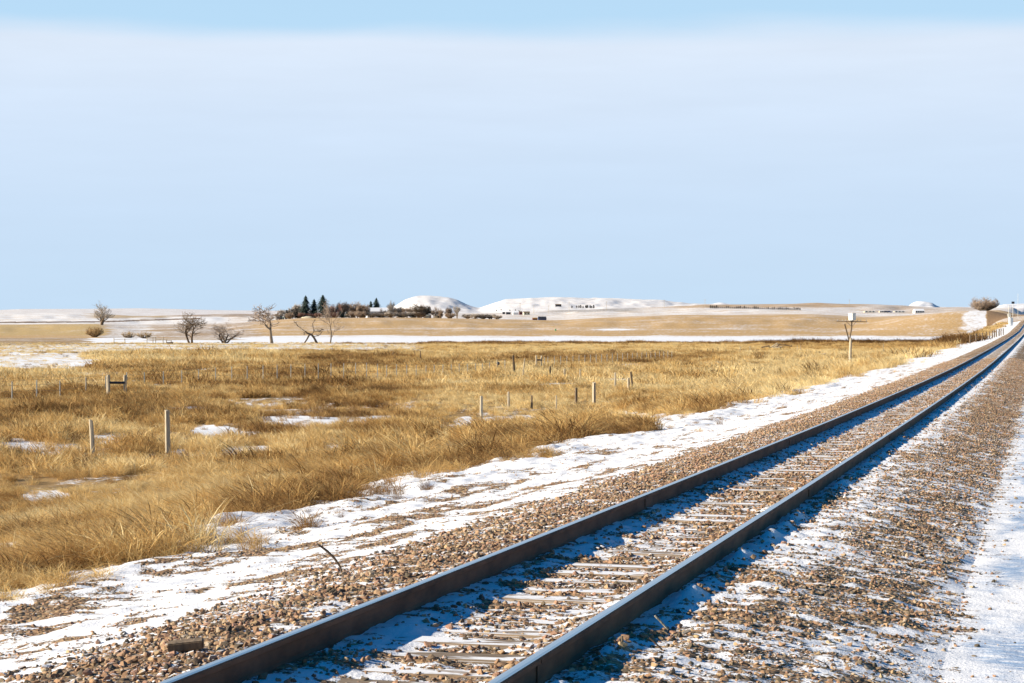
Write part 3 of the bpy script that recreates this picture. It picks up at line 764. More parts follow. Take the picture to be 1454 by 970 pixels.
def broken_tree():
    pos, Z = place(452, 487.5); s = Z/F; t = empty('broken_tree', pos)
    def P(x, y, d=0): return Vector(VR[0:2].tolist() + [0])*((x-452)*s) + Vector((VW[0]*d, VW[1]*d, (487.5-y)*s))
    a = MB(); a.tube([P(450, 487.8, .4), P(446, 480, .2), P(443, 476), P(440, 474.5), P(436, 473), P(433.5, 470)], [.42, .34, .36, .34, .28, .16], 6)
    a.tube([P(432, 487.8, -.5), P(436, 482, -.3), P(438.5, 477, -.1), P(440, 474.5)], [.2, .24, .26, .26], 6)
    a.build('trunk', M['barkdark'], t)
    c = MB(); rg = random.Random(5)
    for (x0, y0, x1, y1) in ((434, 471, 424, 464), (442, 475, 446, 470), (446, 470, 443.5, 462), (443.5, 462, 447, 455), (446, 470, 454, 471), (454, 471, 460, 468), (445, 478, 452, 477), (452, 477, 458, 470), (424, 464, 417, 456), (433, 472, 431, 476)):
        d = rg.uniform(-.6, .6); m = P((x0+x1)/2+rg.uniform(-1, 1), (y0+y1)/2+rg.uniform(-1, 1), d)
        c.tube([P(x0, y0), m, P(x1, y1, d)], [.15, .11, .05], 4)
        for _ in range(9):
            e_ = Vector((rg.gauss(0, .8), rg.gauss(0, .8), rg.uniform(-.3, 1.5))); b0 = m.lerp(P(x1, y1, d), rg.random()); c.tube([b0, b0+e_*.5+Vector((0, 0, .1)), b0+e_], [.045, .03, .015], 3)
    c.build('crown', M['bark'], t)
    tag(t, 'broken dark tree arched on two props with twisted stub branches', 'tree', 'bare trees in the row beyond the grass')
broken_tree()
tree_px('bare_tree', 144, 461.5, 430, 34, 51, 'tall pale bare tree with several upright stems on the left horizon', bark='bark', twig='twiggrey', stems=6, depth=4, kids=3, spread=.4, upright=.3, rmin=.006)
tree_px('round_bush', 1397, 441.6, 419.5, 38, 61, 'large round bare bush on the brown knoll beside the track', cat='bush', bark='bark', twig='twig', stems=40, depth=3, kids=4, rmin=.007, spread=.4, upright=.2, tilt=1.2, ln0=.8, Z=1040)
tree_px('golden_bush', 134, 478, 461, 24, 64, 'golden leafy bush at the foot of the tall pale tree', Z=900, cat='bush', bark='bark', twig='twiggold', stems=26, depth=3, kids=3, spread=.5, upright=.2, rmin=.012, tilt=1.0, ln0=.7)
tree_px('roadside_bush', 205, 483, 469, 26, 66, 'low brown bush beside the snowy field track, left half of the picture', Z=860, cat='bush', bark='bark', twig='twiggold', stems=26, depth=3, kids=2, spread=.4, upright=.3, rmin=.008, tilt=1.1, ln0=.7)
tree_px('roadside_bush', 182, 480, 468, 22, 67, 'rounded brown bush growing left of a snow gap on the field track', Z=880, cat='bush', bark='bark', twig='twiggold', stems=26, depth=3, kids=2, spread=.4, upright=.3, rmin=.008, tilt=1.1, ln0=.7)

def spruce(px, top, wpx, Z, seed, label, mat='spruce', name='spruce_tree', group='spruces of the farmstead'):
    pos = atZ(px, Z); h = CZ + (HY - top)*Z/F - pos.z; rad = px_m(Z, wpx)/2; rg = random.Random(seed)
    t = empty(name, pos); tag(t, label, 'tree', group)
    tr_ = MB(); tr_.tube([(0, 0, -.2), (0, 0, h*.97)], [h*.018, .02], 6); tr_.build('trunk', M['barkdark'], t)
    mb = MB(); n = 900
    for i in range(n):
        f = rg.random()**.75; z = h*(.04 + .95*f) ; lim = rad*2.5*(1-f)**.7*(.75 + .35*math.sin(z*5.3+seed))
        a = rg.uniform(0, 6.28); r = lim*rg.uniform(.25, 1.0); d = Vector((math.cos(a), math.sin(a), 0)); sd = Vector((-d.y, d.x, 0))
        p0 = Vector((0, 0, z + .12*h*(r/rad)*.5)) + d*r*.35; p1 = Vector((0, 0, z - .02*h)) + d*r
        w = .05*h*(.4+.6*(1-f))
        mb.poly([p0 - sd*w*.3, p1 - sd*w*.6 - Vector((0, 0, w*.5)), p1 + d*w*.8, p1 + sd*w*.6 - Vector((0, 0, w*.5)), p0 + sd*w*.3])
    mb.build('crown', M[mat], t)
spruce(434, 419, 13, 1262, 1, 'tall narrow dark spruce, leftmost of the farmstead spruces')
spruce(446, 424, 10.5, 1266, 2, 'shorter dark spruce between the two tall farmstead spruces')
spruce(458.5, 418.2, 19, 1262, 3, 'broadest and tallest dark spruce of the farmstead')
spruce(526.5, 427, 9, 1320, 4, 'small dark spruce rising behind the left end of the white barn')
spruce(534.5, 422.3, 12, 1322, 5, 'dark pointed spruce rising above the middle of the white barn')
spruce(492.5, 442, 9, 1251, 6, 'small blue green spruce at the field edge in front of bare trees')
spruce(484, 441.5, 9, 1253, 7, 'small dark spruce just left of the other small field edge spruce')
spruce(407, 439.5, 9, 1252, 8, 'dark reddish cedar right of the green tractor', 'cedar', 'cedar_tree')
spruce(421, 440.5, 10, 1254, 9, 'low dark reddish cedar left of the tall narrow spruce', 'cedar', 'cedar_tree')
spruce(466, 440, 10, 1253, 10, 'low dark cedar at the right foot of the broadest spruce', 'cedar', 'cedar_tree')
protos = [limb_tree(700+i, stems=(3, 6, 12)[i % 3], depth=4, kids=4, spread=.55, upright=.22, rmin=.010, tilt=(.35, .6, 1.0)[i % 3], ln0=.8) for i in range(6)]
PM = []
for tk, cw in protos:
    fit((tk, cw), 1.0, 1.0); mt = []
    for m_ in (tk, cw):
        me = D.meshes.new('tree'); me.from_pydata(m_.v, [], m_.f); me.update(); mt.append(me)
    PM.append(mt)
def farm_tree(i, px, top, wpx, Z, label, tw='twig', name='farm_tree', cat='tree', group='bare trees of the farmstead'):
    pos = atZ(px, Z); h = CZ + (HY - top)*Z/F - pos.z; w = px_m(Z, wpx)
    t = empty(name, pos - Vector((0, 0, .1)), random.uniform(0, 6)); tag(t, label, cat, group)
    for nm, me, mm in (('trunk', PM[i % 6][0], 'bark'), ('crown', PM[i % 6][1], tw)):
        m2 = me.copy(); m2.materials.clear(); m2.materials.append(M[mm]); o = D.objects.new(nm, m2); COL.objects.link(o); o.parent = t; o.scale = (w, w, h)
farm = [(401, 438, 12, 'twiggrey'), (414, 434, 13, 'twiggrey'), (424, 428.5, 17, 'twiggrey'), (470, 431, 18, 'twigred'), (477, 429, 16, 'twigred'), (487, 426.5, 20, 'twig'), (496, 429, 15, 'twig'), (506, 426, 21, 'twig'), (516, 429, 18, 'twig'), (543, 437, 14, 'twig'), (555, 425.5, 18, 'twiggrey'), (566, 434, 17, 'twiggrey'),
        (578, 436, 18, 'twig'), (592, 429.5, 25, 'bark'), (603, 431, 18, 'bark'), (617, 434, 17, 'twig'), (626, 437, 13, 'twig'), (637, 435, 11, 'twig'), (648.5, 433.5, 13, 'twiggrey')]
ords = ['first', 'second', 'third', 'fourth', 'fifth', 'sixth', 'seventh', 'eighth', 'ninth', 'tenth', 'eleventh', 'twelfth', 'thirteenth', 'fourteenth', 'fifteenth', 'sixteenth', 'seventeenth', 'eighteenth', 'nineteenth', 'twentieth', 'twenty-first', 'twenty-second', 'twenty-third', 'twenty-fourth', 'twenty-fifth']
def ordn(i, n): return 'leftmost' if i == 0 else ('rightmost' if i == n-1 else ords[i] + ' from the left')
hue = {'twig': 'brown', 'twiggrey': 'pale grey', 'twigred': 'reddish brown', 'bark': 'dark brown'}
for i, (px, top, w, tw) in enumerate(farm):
    farm_tree(i, px, top, w, 1258 + (i % 4)*7, f'{hue[tw]} bare farmstead tree, {ordn(i, len(farm))} of the bare trees there', tw)
low = [(411, 443, 13, 'twig'), (428, 443, 12, 'twigred'), (440, 444, 13, 'twigred'), (452, 443.5, 12, 'twigred'), (475, 443, 16, 'twigred'), (500, 441, 18, 'twig'), (512, 440, 18, 'twig'), (527, 442.5, 18, 'twiggrey'), (541, 443, 18, 'twiggrey'), (556, 441.5, 20, 'twiggrey'), (572, 442, 20, 'twiggrey'), (586, 441.5, 20, 'twiggrey'), (597, 441, 16, 'bark'),
       (640, 443.5, 16, 'twig'), (664, 445, 17, 'twiggrey'), (675, 444.5, 16, 'twiggrey'), (686, 444.5, 18, 'twiggrey'), (697, 445, 17, 'twiggrey'), (706, 446.5, 14, 'twiggrey')]
for i, (px, top, w, tw) in enumerate(low):
    farm_tree((2, 5)[i % 2], px, top, w, 1247 + (i % 3)*2, f'low {hue[tw]} leafless bush on the field edge, {ordn(i, len(low))}', tw, 'leafless_bush', 'bush', 'leafless bushes along the far field edge')
# windbreak rows far off: tiny dark trees
def tiny_tree(px, yb, hpx, Zmin, label, group, mat='cedar'):
    pos, Z = place(px, yb, Zmin); h = px_m(Z, hpx)
    mb = MB(); rg = random.Random(int(px*7))
    mb.tube([(0, 0, -.1), (0, 0, h*.5)], .12, 4)
    for k in range(130):
        f = rg.random(); a = rg.uniform(0, 6.28); r = h*.36*math.sin(math.pi*min(1, .12+f*.88))*rg.uniform(.3, 1); p = Vector((math.cos(a)*r, math.sin(a)*r, h*(.08+.9*f))); w = h*.17
        mb.poly([p + Vector((rg.uniform(-w, w), rg.uniform(-w, w), rg.uniform(-w, w))) for _ in range(3)])
    o = mb.build('windbreak_tree', M[mat]); o.location = pos; tag(o, label, 'tree', group)
for i in range(46):
    px = 1009 + i*2.82; tiny_tree(px, np.interp(px, [1008, 1136], [437.6, 440.6]), random.uniform(2.3, 4.0), 1330, 'tiny dark tree in the straight windbreak row below the right skyline', 'windbreak row on the right')
for i, px in enumerate([812, 819, 822, 824.5, 828, 832, 834, 838, 840, 843]):
    tiny_tree(px, 437.6, random.uniform(3.2, 4.6), 1330, 'tiny dark tree in the loose row in front of the white hill', 'loose tree row before the white hill')
for i, px in enumerate([705, 711.5, 724, 732, 737]):
    tiny_tree(px, (442, 441, 441.8, 441.5, 442.5)[i], 2.2, 1330, f'tiny dark tree behind the distant homestead, {ordn(i, 5)} of five', 'tiny trees behind the distant homestead')

# ------------------------------------------------------------------ farm buildings
def building(name, px0, px1, Z, hwall, hroof, wall, roof, label, cat, depth=None, yaw=.18, ybase=None, wins=3, door=True, gable_front=False):
    if ybase is not None: pos, Z = place((px0+px1)/2, ybase, Z)
    else: pos = atZ((px0+px1)/2, Z)
    W = px_m(Z, px1-px0); Dp = depth or W*.5
    t = empty(name, pos, TH + yaw); tag(t, label, cat)
    mb = MB(); mb.box((0, 0, hwall/2 - .4), (W*.96, Dp*.92, hwall + .8))
    x, y = W*.96/2, Dp*.92/2
    for sx in (-1, 1): mb.poly([(sx*x, -y, hwall), (sx*x, y, hwall), (sx*x, 0, hwall + hroof*.96)][::sx])
    mb.build('wall', M[wall], t)
    r = MB(); x, y = W/2, Dp/2
    for sy in (-1, 1):
        r.poly([(-x, sy*y, hwall-.08), (x, sy*y, hwall-.08), (x, 0, hwall+hroof), (-x, 0, hwall+hroof)][::-sy])
        r.poly([(-x, sy*y, hwall-.26), (x, sy*y, hwall-.26), (x, 0, hwall+hroof-.18), (-x, 0, hwall+hroof-.18)][::sy])
    r.build('roof', M[roof], t)
    for k in range(wins):
        wx = W*.9*((k+.5)/wins - .5); f = MB(); f.box((wx, -Dp*.46 - .03, hwall*.55), (1.1, .06, 1.2)); fo = f.build('window', M['dark'], t)
        g = MB(); g.box((wx, -Dp*.46 - .065, hwall*.55), (.9, .02, 1.0)); g.build('pane', M['glass'], fo)
    if door:
        g = MB(); g.box((W*.30, -Dp*.46 - .04, hwall*.36), (min(2.6, W*.22), .08, hwall*.72)); g.build('door', M['maroon'], t)
    return t
building('white_barn', 520, 552, 1295, 4.6, 2.6, 'white', 'snow', 'long white barn with a snowy roof behind the farmstead trees', 'barn', 9, wins=0, door=False)
building('farm_house', 390.5, 398.5, 1256, 2.4, 1.3, 'white', 'postdark', 'small white farm house with a brown roof, left end of the farmstead', 'house', 3.6, wins=1)
building('farm_shed', 604, 612, 1262, 1.7, .6, 'cream', 'cream', 'low cream farm shed below the dark brown trees', 'shed', 3, wins=0)
building('farm_shed', 617, 627, 1262, 1.5, .6, 'cream', 'postdark', 'low cream farm shed right of the first cream shed', 'shed', 3, wins=1, door=False)
building('distant_house', 743, 752, 1350, 2.2, 1.0, 'cream', 'postdark', 'tan house with dark windows at the right end of the distant homestead', 'house', 5, ybase=447.2, wins=2, door=False)
building('distant_shed', 728, 736, 1350, 2.0, .9, 'white', 'snow', 'white shed in the middle of the distant homestead', 'shed', 4, ybase=446.8, wins=0, door=False)
building('distant_shed', 737.2, 741.5, 1350, 2.3, .9, 'maroon', 'postdark', 'small dark shed between the white shed and the tan house', 'shed', 3, ybase=446.9, wins=0, door=False)
building('distant_shed', 713.5, 717, 1350, 1.5, .6, 'dark', 'dark', 'small black shed at the left end of the distant homestead', 'shed', 2, ybase=446.2, wins=0, door=False)
building('distant_shed', 718.5, 725, 1350, 1.5, .6, 'dark', 'dark', 'wider black shed left of the white distant shed', 'shed', 2.5, ybase=446.5, wins=0, door=False)
building('blue_shed', 764, 775.5, 1246, 1.0, 1.4, 'blue', 'dark', 'dark blue shed with a steep dark roof on the field crest', 'shed', 4, wins=0, door=False)
building('ochre_shed', 756, 762.8, 1246, 1.1, .5, 'maroon', 'orange', 'small maroon and ochre shed left of the dark blue shed', 'shed', 2.4, wins=0, door=False)
building('hill_cabin', 788.5, 797, 2300, 3.0, 1.6, 'dark', 'postdark', 'small dark cabin alone on the long white hill', 'cabin', 5, ybase=435.3, wins=0, door=False)
for a, b, lab in ((1226, 1243, 'long low white trailer, leftmost on the right hill'), (1248, 1256.5, 'short white trailer left of two dark vehicles on the hill'), (1268.5, 1285, 'long low white trailer right of the dark vehicles on the hill')):
    building('white_trailer', a, b, 1350, 1.0, .35, 'cream', 'snow', lab, 'trailer', 3, ybase=443.6, wins=3, door=False)
building('hill_house', 1297, 1311.5, 1340, 2.0, 1.7, 'white', 'snow', 'white house with a wide snowy roof on the right hill', 'house', 6, ybase=444.6, wins=4, door=False)
def vehicle(px, Z, ybase, mat, label, L_=4.6, H_=1.6, name='parked_car', cat='car', yaw=.1):
    if ybase: pos, Z = place(px, ybase, Z)
    else: pos = atZ(px, Z)
    t = empty(name, pos, TH+yaw); tag(t, label, cat)
    b = MB(); b.box((0, 0, .3+H_*.2), (L_, 1.8, H_*.42)); b.box((-.1*L_, 0, .3+H_*.58), (L_*.55, 1.6, H_*.36), None, .8); b.build('body', M[mat], t)
    w = MB(); w.box((-.1*L_, 0, .3+H_*.58), (L_*.45, 1.66, H_*.2), None, .85); w.build('window', M['glass'], t)
    for sx in (-.32, .32):
        for sy in (-.8, .8):
            q = MB(); q.tube([(sx*L_, sy-.1, .32), (sx*L_, sy+.1, .32)], .33, 10); q.build('wheel', M['dark'], t)
vehicle(1258.3, 1340, 443.9, 'dark', 'dark car right of the short white trailer')
vehicle(1262.8, 1340, 443.9, 'blue', 'dark blue car left of the long right trailer')
def tractor():
    pos = atZ(400, 1249); t = empty('green_tractor', pos, TH); tag(t, 'green tractor parked beside the small white farm house', 'tractor')
    b = MB(); b.box((.75, 0, 1.15), (1.6, .8, .7)); b.box((-.5, 0, 1.0), (1.2, 1.0, .5)); b.build('body', M['green'], t)
    c = MB(); c.box((-.5, 0, 1.9), (1.1, 1.1, 1.3), None, .9); c.build('cab', M['glass'], t)
    for x, r in ((-.6, .85), (1.1, .5)):
        for sy in (-.75, .75):
            q = MB(); q.tube([(x, sy-.2, r), (x, sy+.2, r)], r, 14); q.build('wheel', M['dark'], t)
tractor()
def barrel(px, y, mat, lab, name='steel_drum', s=1.0, Z0=890, cat='drum'):
    pos, Z = place(px, y, Z0); b = MB(); b.tube([(0, 0, 0), (0, 0, .02*s), (0, 0, .45*s), (0, 0, .47*s), (0, 0, .88*s), (0, 0, .9*s)], [.28*s, .3*s, .29*s, .31*s, .3*s, .27*s], 14)
    o = b.build(name, M[mat]); o.location = pos; tag(o, lab, cat)
barrel(789, 470, 'green', 'small dark green tank alone in the stubble field', s=1.2, name='green_tank', cat='tank')
barrel(386.5, 451, 'orange', 'small orange tank left of the small white farm house', name='orange_tank', s=1.3, cat='tank')
barrel(731, 453.2, 'steel', 'small grey tank on the field crest left of the ochre shed', name='grey_tank', s=.8, cat='tank')
def mound():
    pos = atZ(436, 1248); mb = MB(); rg = random.Random(3); n, m_ = 26, 8
    for i in range(m_):
        t = i/(m_-1)
        for j in range(n):
            a = 2*math.pi*j/n; r = (1-t**1.3)*(1+rg.uniform(-.08, .08)); mb.v.append((math.cos(a)*r*4.6, math.sin(a)*r*2.4, -.1+1.45*math.sin(t*math.pi/2)*(1+rg.uniform(-.06, .06))))
    for i in range(m_-1):
        for j in range(n): mb.f.append([i*n+j, i*n+(j+1) % n, (i+1)*n+(j+1) % n, (i+1)*n+j])
    o = mb.build('straw_mound', M['pile'], None, True); o.location = pos; o.rotation_euler.z = TH; tag(o, 'pale straw mound at the foot of the tall spruces', 'mound')
mound()
# far utility poles
def far_pole(px, yb, hpx, Zmin, lab):
    pos, Z = place(px, yb, Zmin); h = px_m(Z, hpx); t = empty('utility_pole', pos, TH); tag(t, lab, 'utility pole', 'distant utility poles')
    a = MB(); a.tube([(0, 0, -.2), (0, 0, h)], [.17, .12], 6); a.build('pole', M['post'], t)
    b = MB(); b.box((0, -.16, h*.93), (2.2, .1, .12)); b.build('crossarm', M['post'], t)
fp = [(738.5, 446, 16), (758, 446.5, 13), (779, 445.5, 12), (808, 444, 16), (861, 441, 13), (943, 437.5, 12), (1001, 436, 11), (1206, 432.5, 7)]
for i, (px, yb, h) in enumerate(fp): far_pole(px, yb, h, 1330, f'thin pale distant utility pole, {ordn(i, len(fp))} of the row before the white hills')

# ------------------------------------------------------------------ the old pole with the box
def wood_pole(mb, pts, rad, n=9): mb.tube(pts, rad, n)
def box_pole():
    pos, Z = place(1207.3, 517.5); s = Z/F; t = empty('weathered_pole', pos, TH); tag(t, 'old split wooden pole carrying a white box and a thin crossarm', 'utility pole')
    def P(x, y, d=0): return Vector(((x-1207.3)*s, d, (517.5-y)*s))
    a = MB(); a.tube([P(1207.4, 518), P(1207.2, 505), P(1207.8, 490), P(1208, 480)], [.19, .18, .165, .14], 10)
    a.build('pole', M['post'], t)
    b = MB(); b.tube([P(1206.6, 481), P(1207.6, 474), P(1208.9, 467.5), P(1209.4, 460), P(1209.6, 454)], [.09, .085, .10, .075, .07], 8); b.build('pole_top', M['postdark'], t)
    c = MB(); c.box(P(1209.2, 456.6, -.1), (44*s, .09, .09), Matrix.Rotation(R(1.5), 3, 'Y')); c.build('crossarm', M['postdark'], t)
    for x in (1189, 1196, 1200.5, 1217.5, 1222, 1230):
        i_ = MB(); i_.tube([P(x, 456.4, -.1), P(x, 455.6, -.1), P(x, 455.2, -.1), P(x, 454.2, -.1)], [.02, .02, .06, .04], 8); i_.build('insulator', M['steel'], t)
    for x0, x1 in ((1201, 1209.3), (1215.5, 1209.5)):
        e_ = MB(); e_.tube([P(x0, 456.8, -.16), P(x1, 464, -.12)], .028, 6); e_.build('brace', M['postdark'], t)
    f = MB(); rz = Matrix.Rotation(R(38), 3, 'Z'); ctr = P(1210, 450, 0); f.box(ctr, (.60, .60, .80), rz); bo = f.build('equipment_box', M['white'], t)
    g = MB(); g.box(ctr + rz @ Vector((0, 0, .42)), (.66, .66, .05), rz); g.build('lid', M['white'], bo)
    h = MB(); h.box(ctr + rz @ Vector((.31, .0, -.02)), (.03, .54, .70), rz); h.build('painted_shade_panel', M['dark'], bo)  # dark sheet stands in for shade on the box's right face
    k = MB(); k.box(P(1209.6, 455.2, 0), (.34, .34, .22)); k.build('bracket', M['dark'], t)
    l = MB(); l.box((P(1199.5, 460.5)+P(1205.8, 484))/2, (.15, .06, (P(1199.5, 460.5)-P(1205.8, 484)).length), Matrix.Rotation(-math.atan2(6.3, 23.5), 3, 'Y')); l.build('hanging_board', M['postdark'], t)
box_pole()

# ------------------------------------------------------------------ fences and posts
def shave(mb, pts, rad, seed, n=8):
    """an irregular split post"""
    rg = random.Random(seed); b = len(mb.v); prof = [rg.uniform(.75, 1.15) for _ in range(n)]
    for p, r in zip(pts, rad):
        for j in range(n):
            a = 2*math.pi*j/n; k = prof[j]*(1+rg.uniform(-.05, .05)); mb.v.append((p[0]+math.cos(a)*r*k, p[1]+math.sin(a)*r*k, p[2] + (rg.uniform(-.03, .04) if p is pts[-1] else 0)))
    m_ = len(pts)
    for i in range(m_-1):
        for j in range(n): mb.f.append([b+i*n+j, b+i*n+(j+1) % n, b+(i+1)*n+(j+1) % n, b+(i+1)*n+j])
    mb.f.append([b+(m_-1)*n+j for j in range(n)])
def old_post(px, top, base, seed, label, r=.085, leanpx=0, mat='post', group='old wooden fence posts in the grass'):
    pos, Z = place(px, base); h = (base-top)*Z/F + .12
    mb = MB(); lx = leanpx*Z/F; a = Vector((VR[0], VR[1], 0))*lx
    pts = [Vector((0, 0, -.3))-a*.2, Vector((0, 0, h*.35))+a*.35, Vector((0, 0, h*.7))+a*.7, Vector((0, 0, h-.12))+a]
    shave(mb, [tuple(p) for p in pts], [r*1.05, r, r*.97, r*.9], seed)
    o = mb.build('fence_post', M[mat]); o.location = pos; tag(o, label, 'fence post', group)
old_post(131.5, 597, 650, 1, 'grey split wooden post, left one of the two nearest posts', .088, -3)
old_post(238, 583.5, 648, 2, 'pale wooden post with dark knots, right one of the two nearest posts', .102, -1)
mid = [(683.5, 563, 592, .09, 0, 'post', 'grey post, leftmost of the middle post cluster'), (722, 557, 580, .08, 0, 'post', 'pale grey post second from left in the middle cluster'),
       (755, 562, 580, .075, 0, 'postdark', 'short brown capped post in the middle cluster'), (790, 562, 583, .05, 0, 'post', 'thin short post right of the brown capped post'),
       (818, 551, 575, .10, 0, 'postdark', 'dark sturdy post left of the tallest middle post'), (843.5, 543.5, 574, .10, 0, 'post', 'tallest pale post of the middle cluster'),
       (873.5, 529.5, 550, .10, 0, 'post', 'grey post left of the leaning pair of posts'), (892.5, 537, 559, .09, 0, 'post', 'upright post of the leaning pair'),
       (898.5, 528, 553, .09, -3, 'postdark', 'leaning rusty brown post of the leaning pair'),
       (730.5, 504.5, 531, .12, -2, 'postdark', 'thick dark leaning post left of the small brace gate'), (742.5, 509, 533, .06, 2.5, 'post', 'thin pale post leaning right near the small brace gate'),
       (706, 511, 526, .06, 0, 'post', 'thin post with a black cap left of the thick leaning post'), (781, 520.5, 533, .09, 0, 'postdark', 'short dark post below the small brace gate'),
       (801.5, 524, 540, .09, 0, 'post', 'pale short post right of the short dark post'), (823.5, 524.5, 539, .07, 0, 'post', 'slim pale post left of the tall middle posts'),
       (558, 499, 507, .07, 0, 'postdark', 'small dark post, leftmost of three behind the wire fence'), (589, 499, 507, .06, 0, 'postdark', 'small dark post, middle of three behind the wire fence'), (597, 499, 509, .08, 0, 'postdark', 'small dark post, rightmost of three behind the wire fence'),
       (1254.3, 488, 499.5, .07, 0, 'post', 'thin pale post alone right of the box pole')]
for i, (px, tp, bs, r, ln, mt_, lab) in enumerate(mid): old_post(px, tp, bs + 1.5, 10+i, lab, r, ln, mt_)

def wire_fence(posts, h, label, r=.036, wires=(.35, .75, 1.15, 1.45), mat='steel', brace=(), name='wire_fence', group=None, round_post=None):
    """posts: (column, row of the top)"""
    t = None; tops = []
    bs_ = [HY + (top - HY)*(CZ-FIELD)/(CZ-FIELD-h) for px, top in posts]; zz = [place(px, b)[1] for (px, tp), b in zip(posts, bs_)]
    k1, k0 = np.polyfit([p[0] for p in posts], [1/z for z in zz], 1); hnom = h      # a straight fence line on the land
    for px, top in posts:
        # base row from the top row, on level ground
        Z = 1/(k0 + k1*px); pos = atZ(px, Z); h = min(hnom*1.2, max(hnom*.8, CZ - (top-HY)*Z/F - pos.z))
        if t is None: t = empty(name, pos); tag(t, label, 'fence', group); o0 = pos
        q = pos - o0; tops.append((q, h/hnom))
        mb = MB(); rr = round_post or r
        if round_post: shave(mb, [(q.x, q.y, q.z-.2), (q.x+random.uniform(-.03, .03), q.y, q.z+h*.6), (q.x+random.uniform(-.05, .05), q.y, q.z+h*random.uniform(.94, 1.04))], [rr, rr, rr*.9], int(px))
        else:
            mb.box((q.x, q.y, q.z+h/2-.1), (rr*2, rr*.7, h+.2)); mb.box((q.x, q.y-rr, q.z+h/2-.1), (rr*.6, rr*2, h+.18))
        mb.build('post', M[mat], t)
    for w in wires:
        mb = MB(); mb.tube([(q.x, q.y-.05, q.z+w*hf) for q, hf in tops], .010, 3, False); mb.build('wire', M['wire'], t)
    return t
tl = [(17, 542), (52, 540), (85, 540.5), (122, 536)]
tr2 = [(205, 531), (232, 527.5), (258, 526), (282, 524.5), (306, 522.5), (329, 521), (351, 520), (373.5, 519), (393.5, 518.5), (413, 516.5), (433, 516), (452, 515), (470, 515.3), (488, 516), (505, 515.5), (520.5, 514.8), (536, 517), (549, 518.5), (563, 517.5), (577.5, 518.2), (591, 518.5), (605, 520), (616.5, 520.5), (629, 521), (641, 521), (652, 520.5), (664, 520), (675, 519), (685, 516.5), (695, 514.5), (717, 511)]
wire_fence([(-40, 546)] + tl + [(150, 534)], 1.4, 'steel post wire fence left of the wooden brace gate', group='steel post wire fences')
wire_fence([(180, 533)] + tr2, 1.4, 'long steel post wire fence right of the wooden brace gate', group='steel post wire fences')
x = 778; far_ = [(773, 507)]
while x < 955: far_.append((x, np.interp(x, [778, 955], [506.5, 498.5]))); x += np.interp(x, [778, 955], [9.2, 5.6])
wire_fence(far_, 1.35, 'distant steel post wire fence right of the small brace gate', group='steel post wire fences')
def brace_gate(x0, x1, top, base, ry, r, label):
    pos, Z = place((x0+x1)/2, base); s = Z/F; t = empty('brace_gate', pos, TH); tag(t, label, 'brace posts', 'wooden H shaped braces of the fence')
    for i, x_ in enumerate((x0, x1)):
        mb = MB(); q = (x_-(x0+x1)/2)*s; hh = (base-top+(0 if i == 0 else -.5))*s; d = .0 if i == 0 else .25
        shave(mb, [(q, d, -.3), (q, d, hh*.5), (q, d, hh*.93), (q, d, hh)], [r, r*.97, r*.95, r*.82], int(x_), 10); mb.build('post', M['post'], t)
    b = MB(); q0, q1 = (x0-(x0+x1)/2)*s, (x1-(x0+x1)/2)*s; b.tube([(q0, -.02, (base-ry)*s), (q1, .2, (base-ry-.3)*s)], .085*r/.12, 8); b.build('crossbar', M['dark'], t)
    w = MB()
    for z in (.35, .95): w.tube([(q0, -r-.01, z), (q1, .25-r-.01, z)], .008, 4)
    w.build('wire', M['wire'], t)
brace_gate(153.5, 176.5, 532.5, 568, 543.5, .125, 'wooden brace of two pale posts and a dark crossbar, at the left')
brace_gate(761.8, 769, 505, 524, 511.2, .115, 'small distant brace of two pale posts with a dark crossbar')
# black cap
pos, Z = place(706, 527.5); mb = MB(); mb.tube([(0, 0, 0), (0, 0, .08), (0, 0, .28), (0, 0, .36)], [.08, .15, .15, .07], 8)
o = mb.build('black_bucket', M['dark']); o.location = pos + Vector((VR[0], VR[1], 0))*.13 + Vector((0, 0, 16*Z/F - .55)); tag(o, 'black bucket hanging upside down on a thin post', 'bucket')
# fence beside the track, far right
wire_fence([(1377.4, 478.3), (1385.7, 480.2), (1391, 479.5), (1395, 479), (1400, 478), (1405, 477), (1409, 476.3), (1411.8, 475.6), (1414.7, 474.8), (1418.7, 473.4), (1421.5, 472), (1424.5, 470.2)], 1.5, 'crowded wooden post fence close beside the far track', mat='postdark', round_post=.10, wires=(.5, 1.0, 1.35))
for i, (px, tp) in enumerate([(995.5, 497), (1004.7, 495.3), (1012.2, 495.1), (1019.5, 494.5)]):
    old_post(px, tp, 503.3, 60+i, f'small dark post left of the log pile, {ordn(i, 4)} of four', .07, 0, 'postdark', 'small posts left of the log pile')
wire_fence([(1051, 492), (1065, 492), (1132, 490.5), (1137, 490.3)], 1.3, 'few steel fence posts around the log pile', r=.035, wires=(.6, 1.1))
def corral():
    pos, Z = place(200, 487.5); s = Z/F; t = empty('corral_fence', pos, TH); tag(t, 'low broken rail fence in the snow left of the bare trees', 'fence')
    for x_, tp in ((161.7, 480), (177.2, 481), (208.6, 478), (217, 479), (221, 478.5), (231.4, 478), (236.3, 482), (243, 483)):
        mb = MB(); q = (x_-200)*s; shave(mb, [(q, 0, -.3), (q, 0, (487.5-tp)*s)], [.14, .11], int(x_)); mb.build('post', M['post'], t)
    for a, b, y0, y1 in ((161.7, 177.2, 482.5, 481.5), (177.2, 195, 481.8, 481.3), (208.6, 221, 479.4, 479.4), (208.6, 221, 482, 483), (221, 243, 481.5, 484)):
        mb = MB(); mb.tube([((a-200)*s, -.1, (487.5-y0)*s), ((b-200)*s, -.1, (487.5-y1)*s)], .07, 6); mb.build('rail', M['post'], t)
corral()
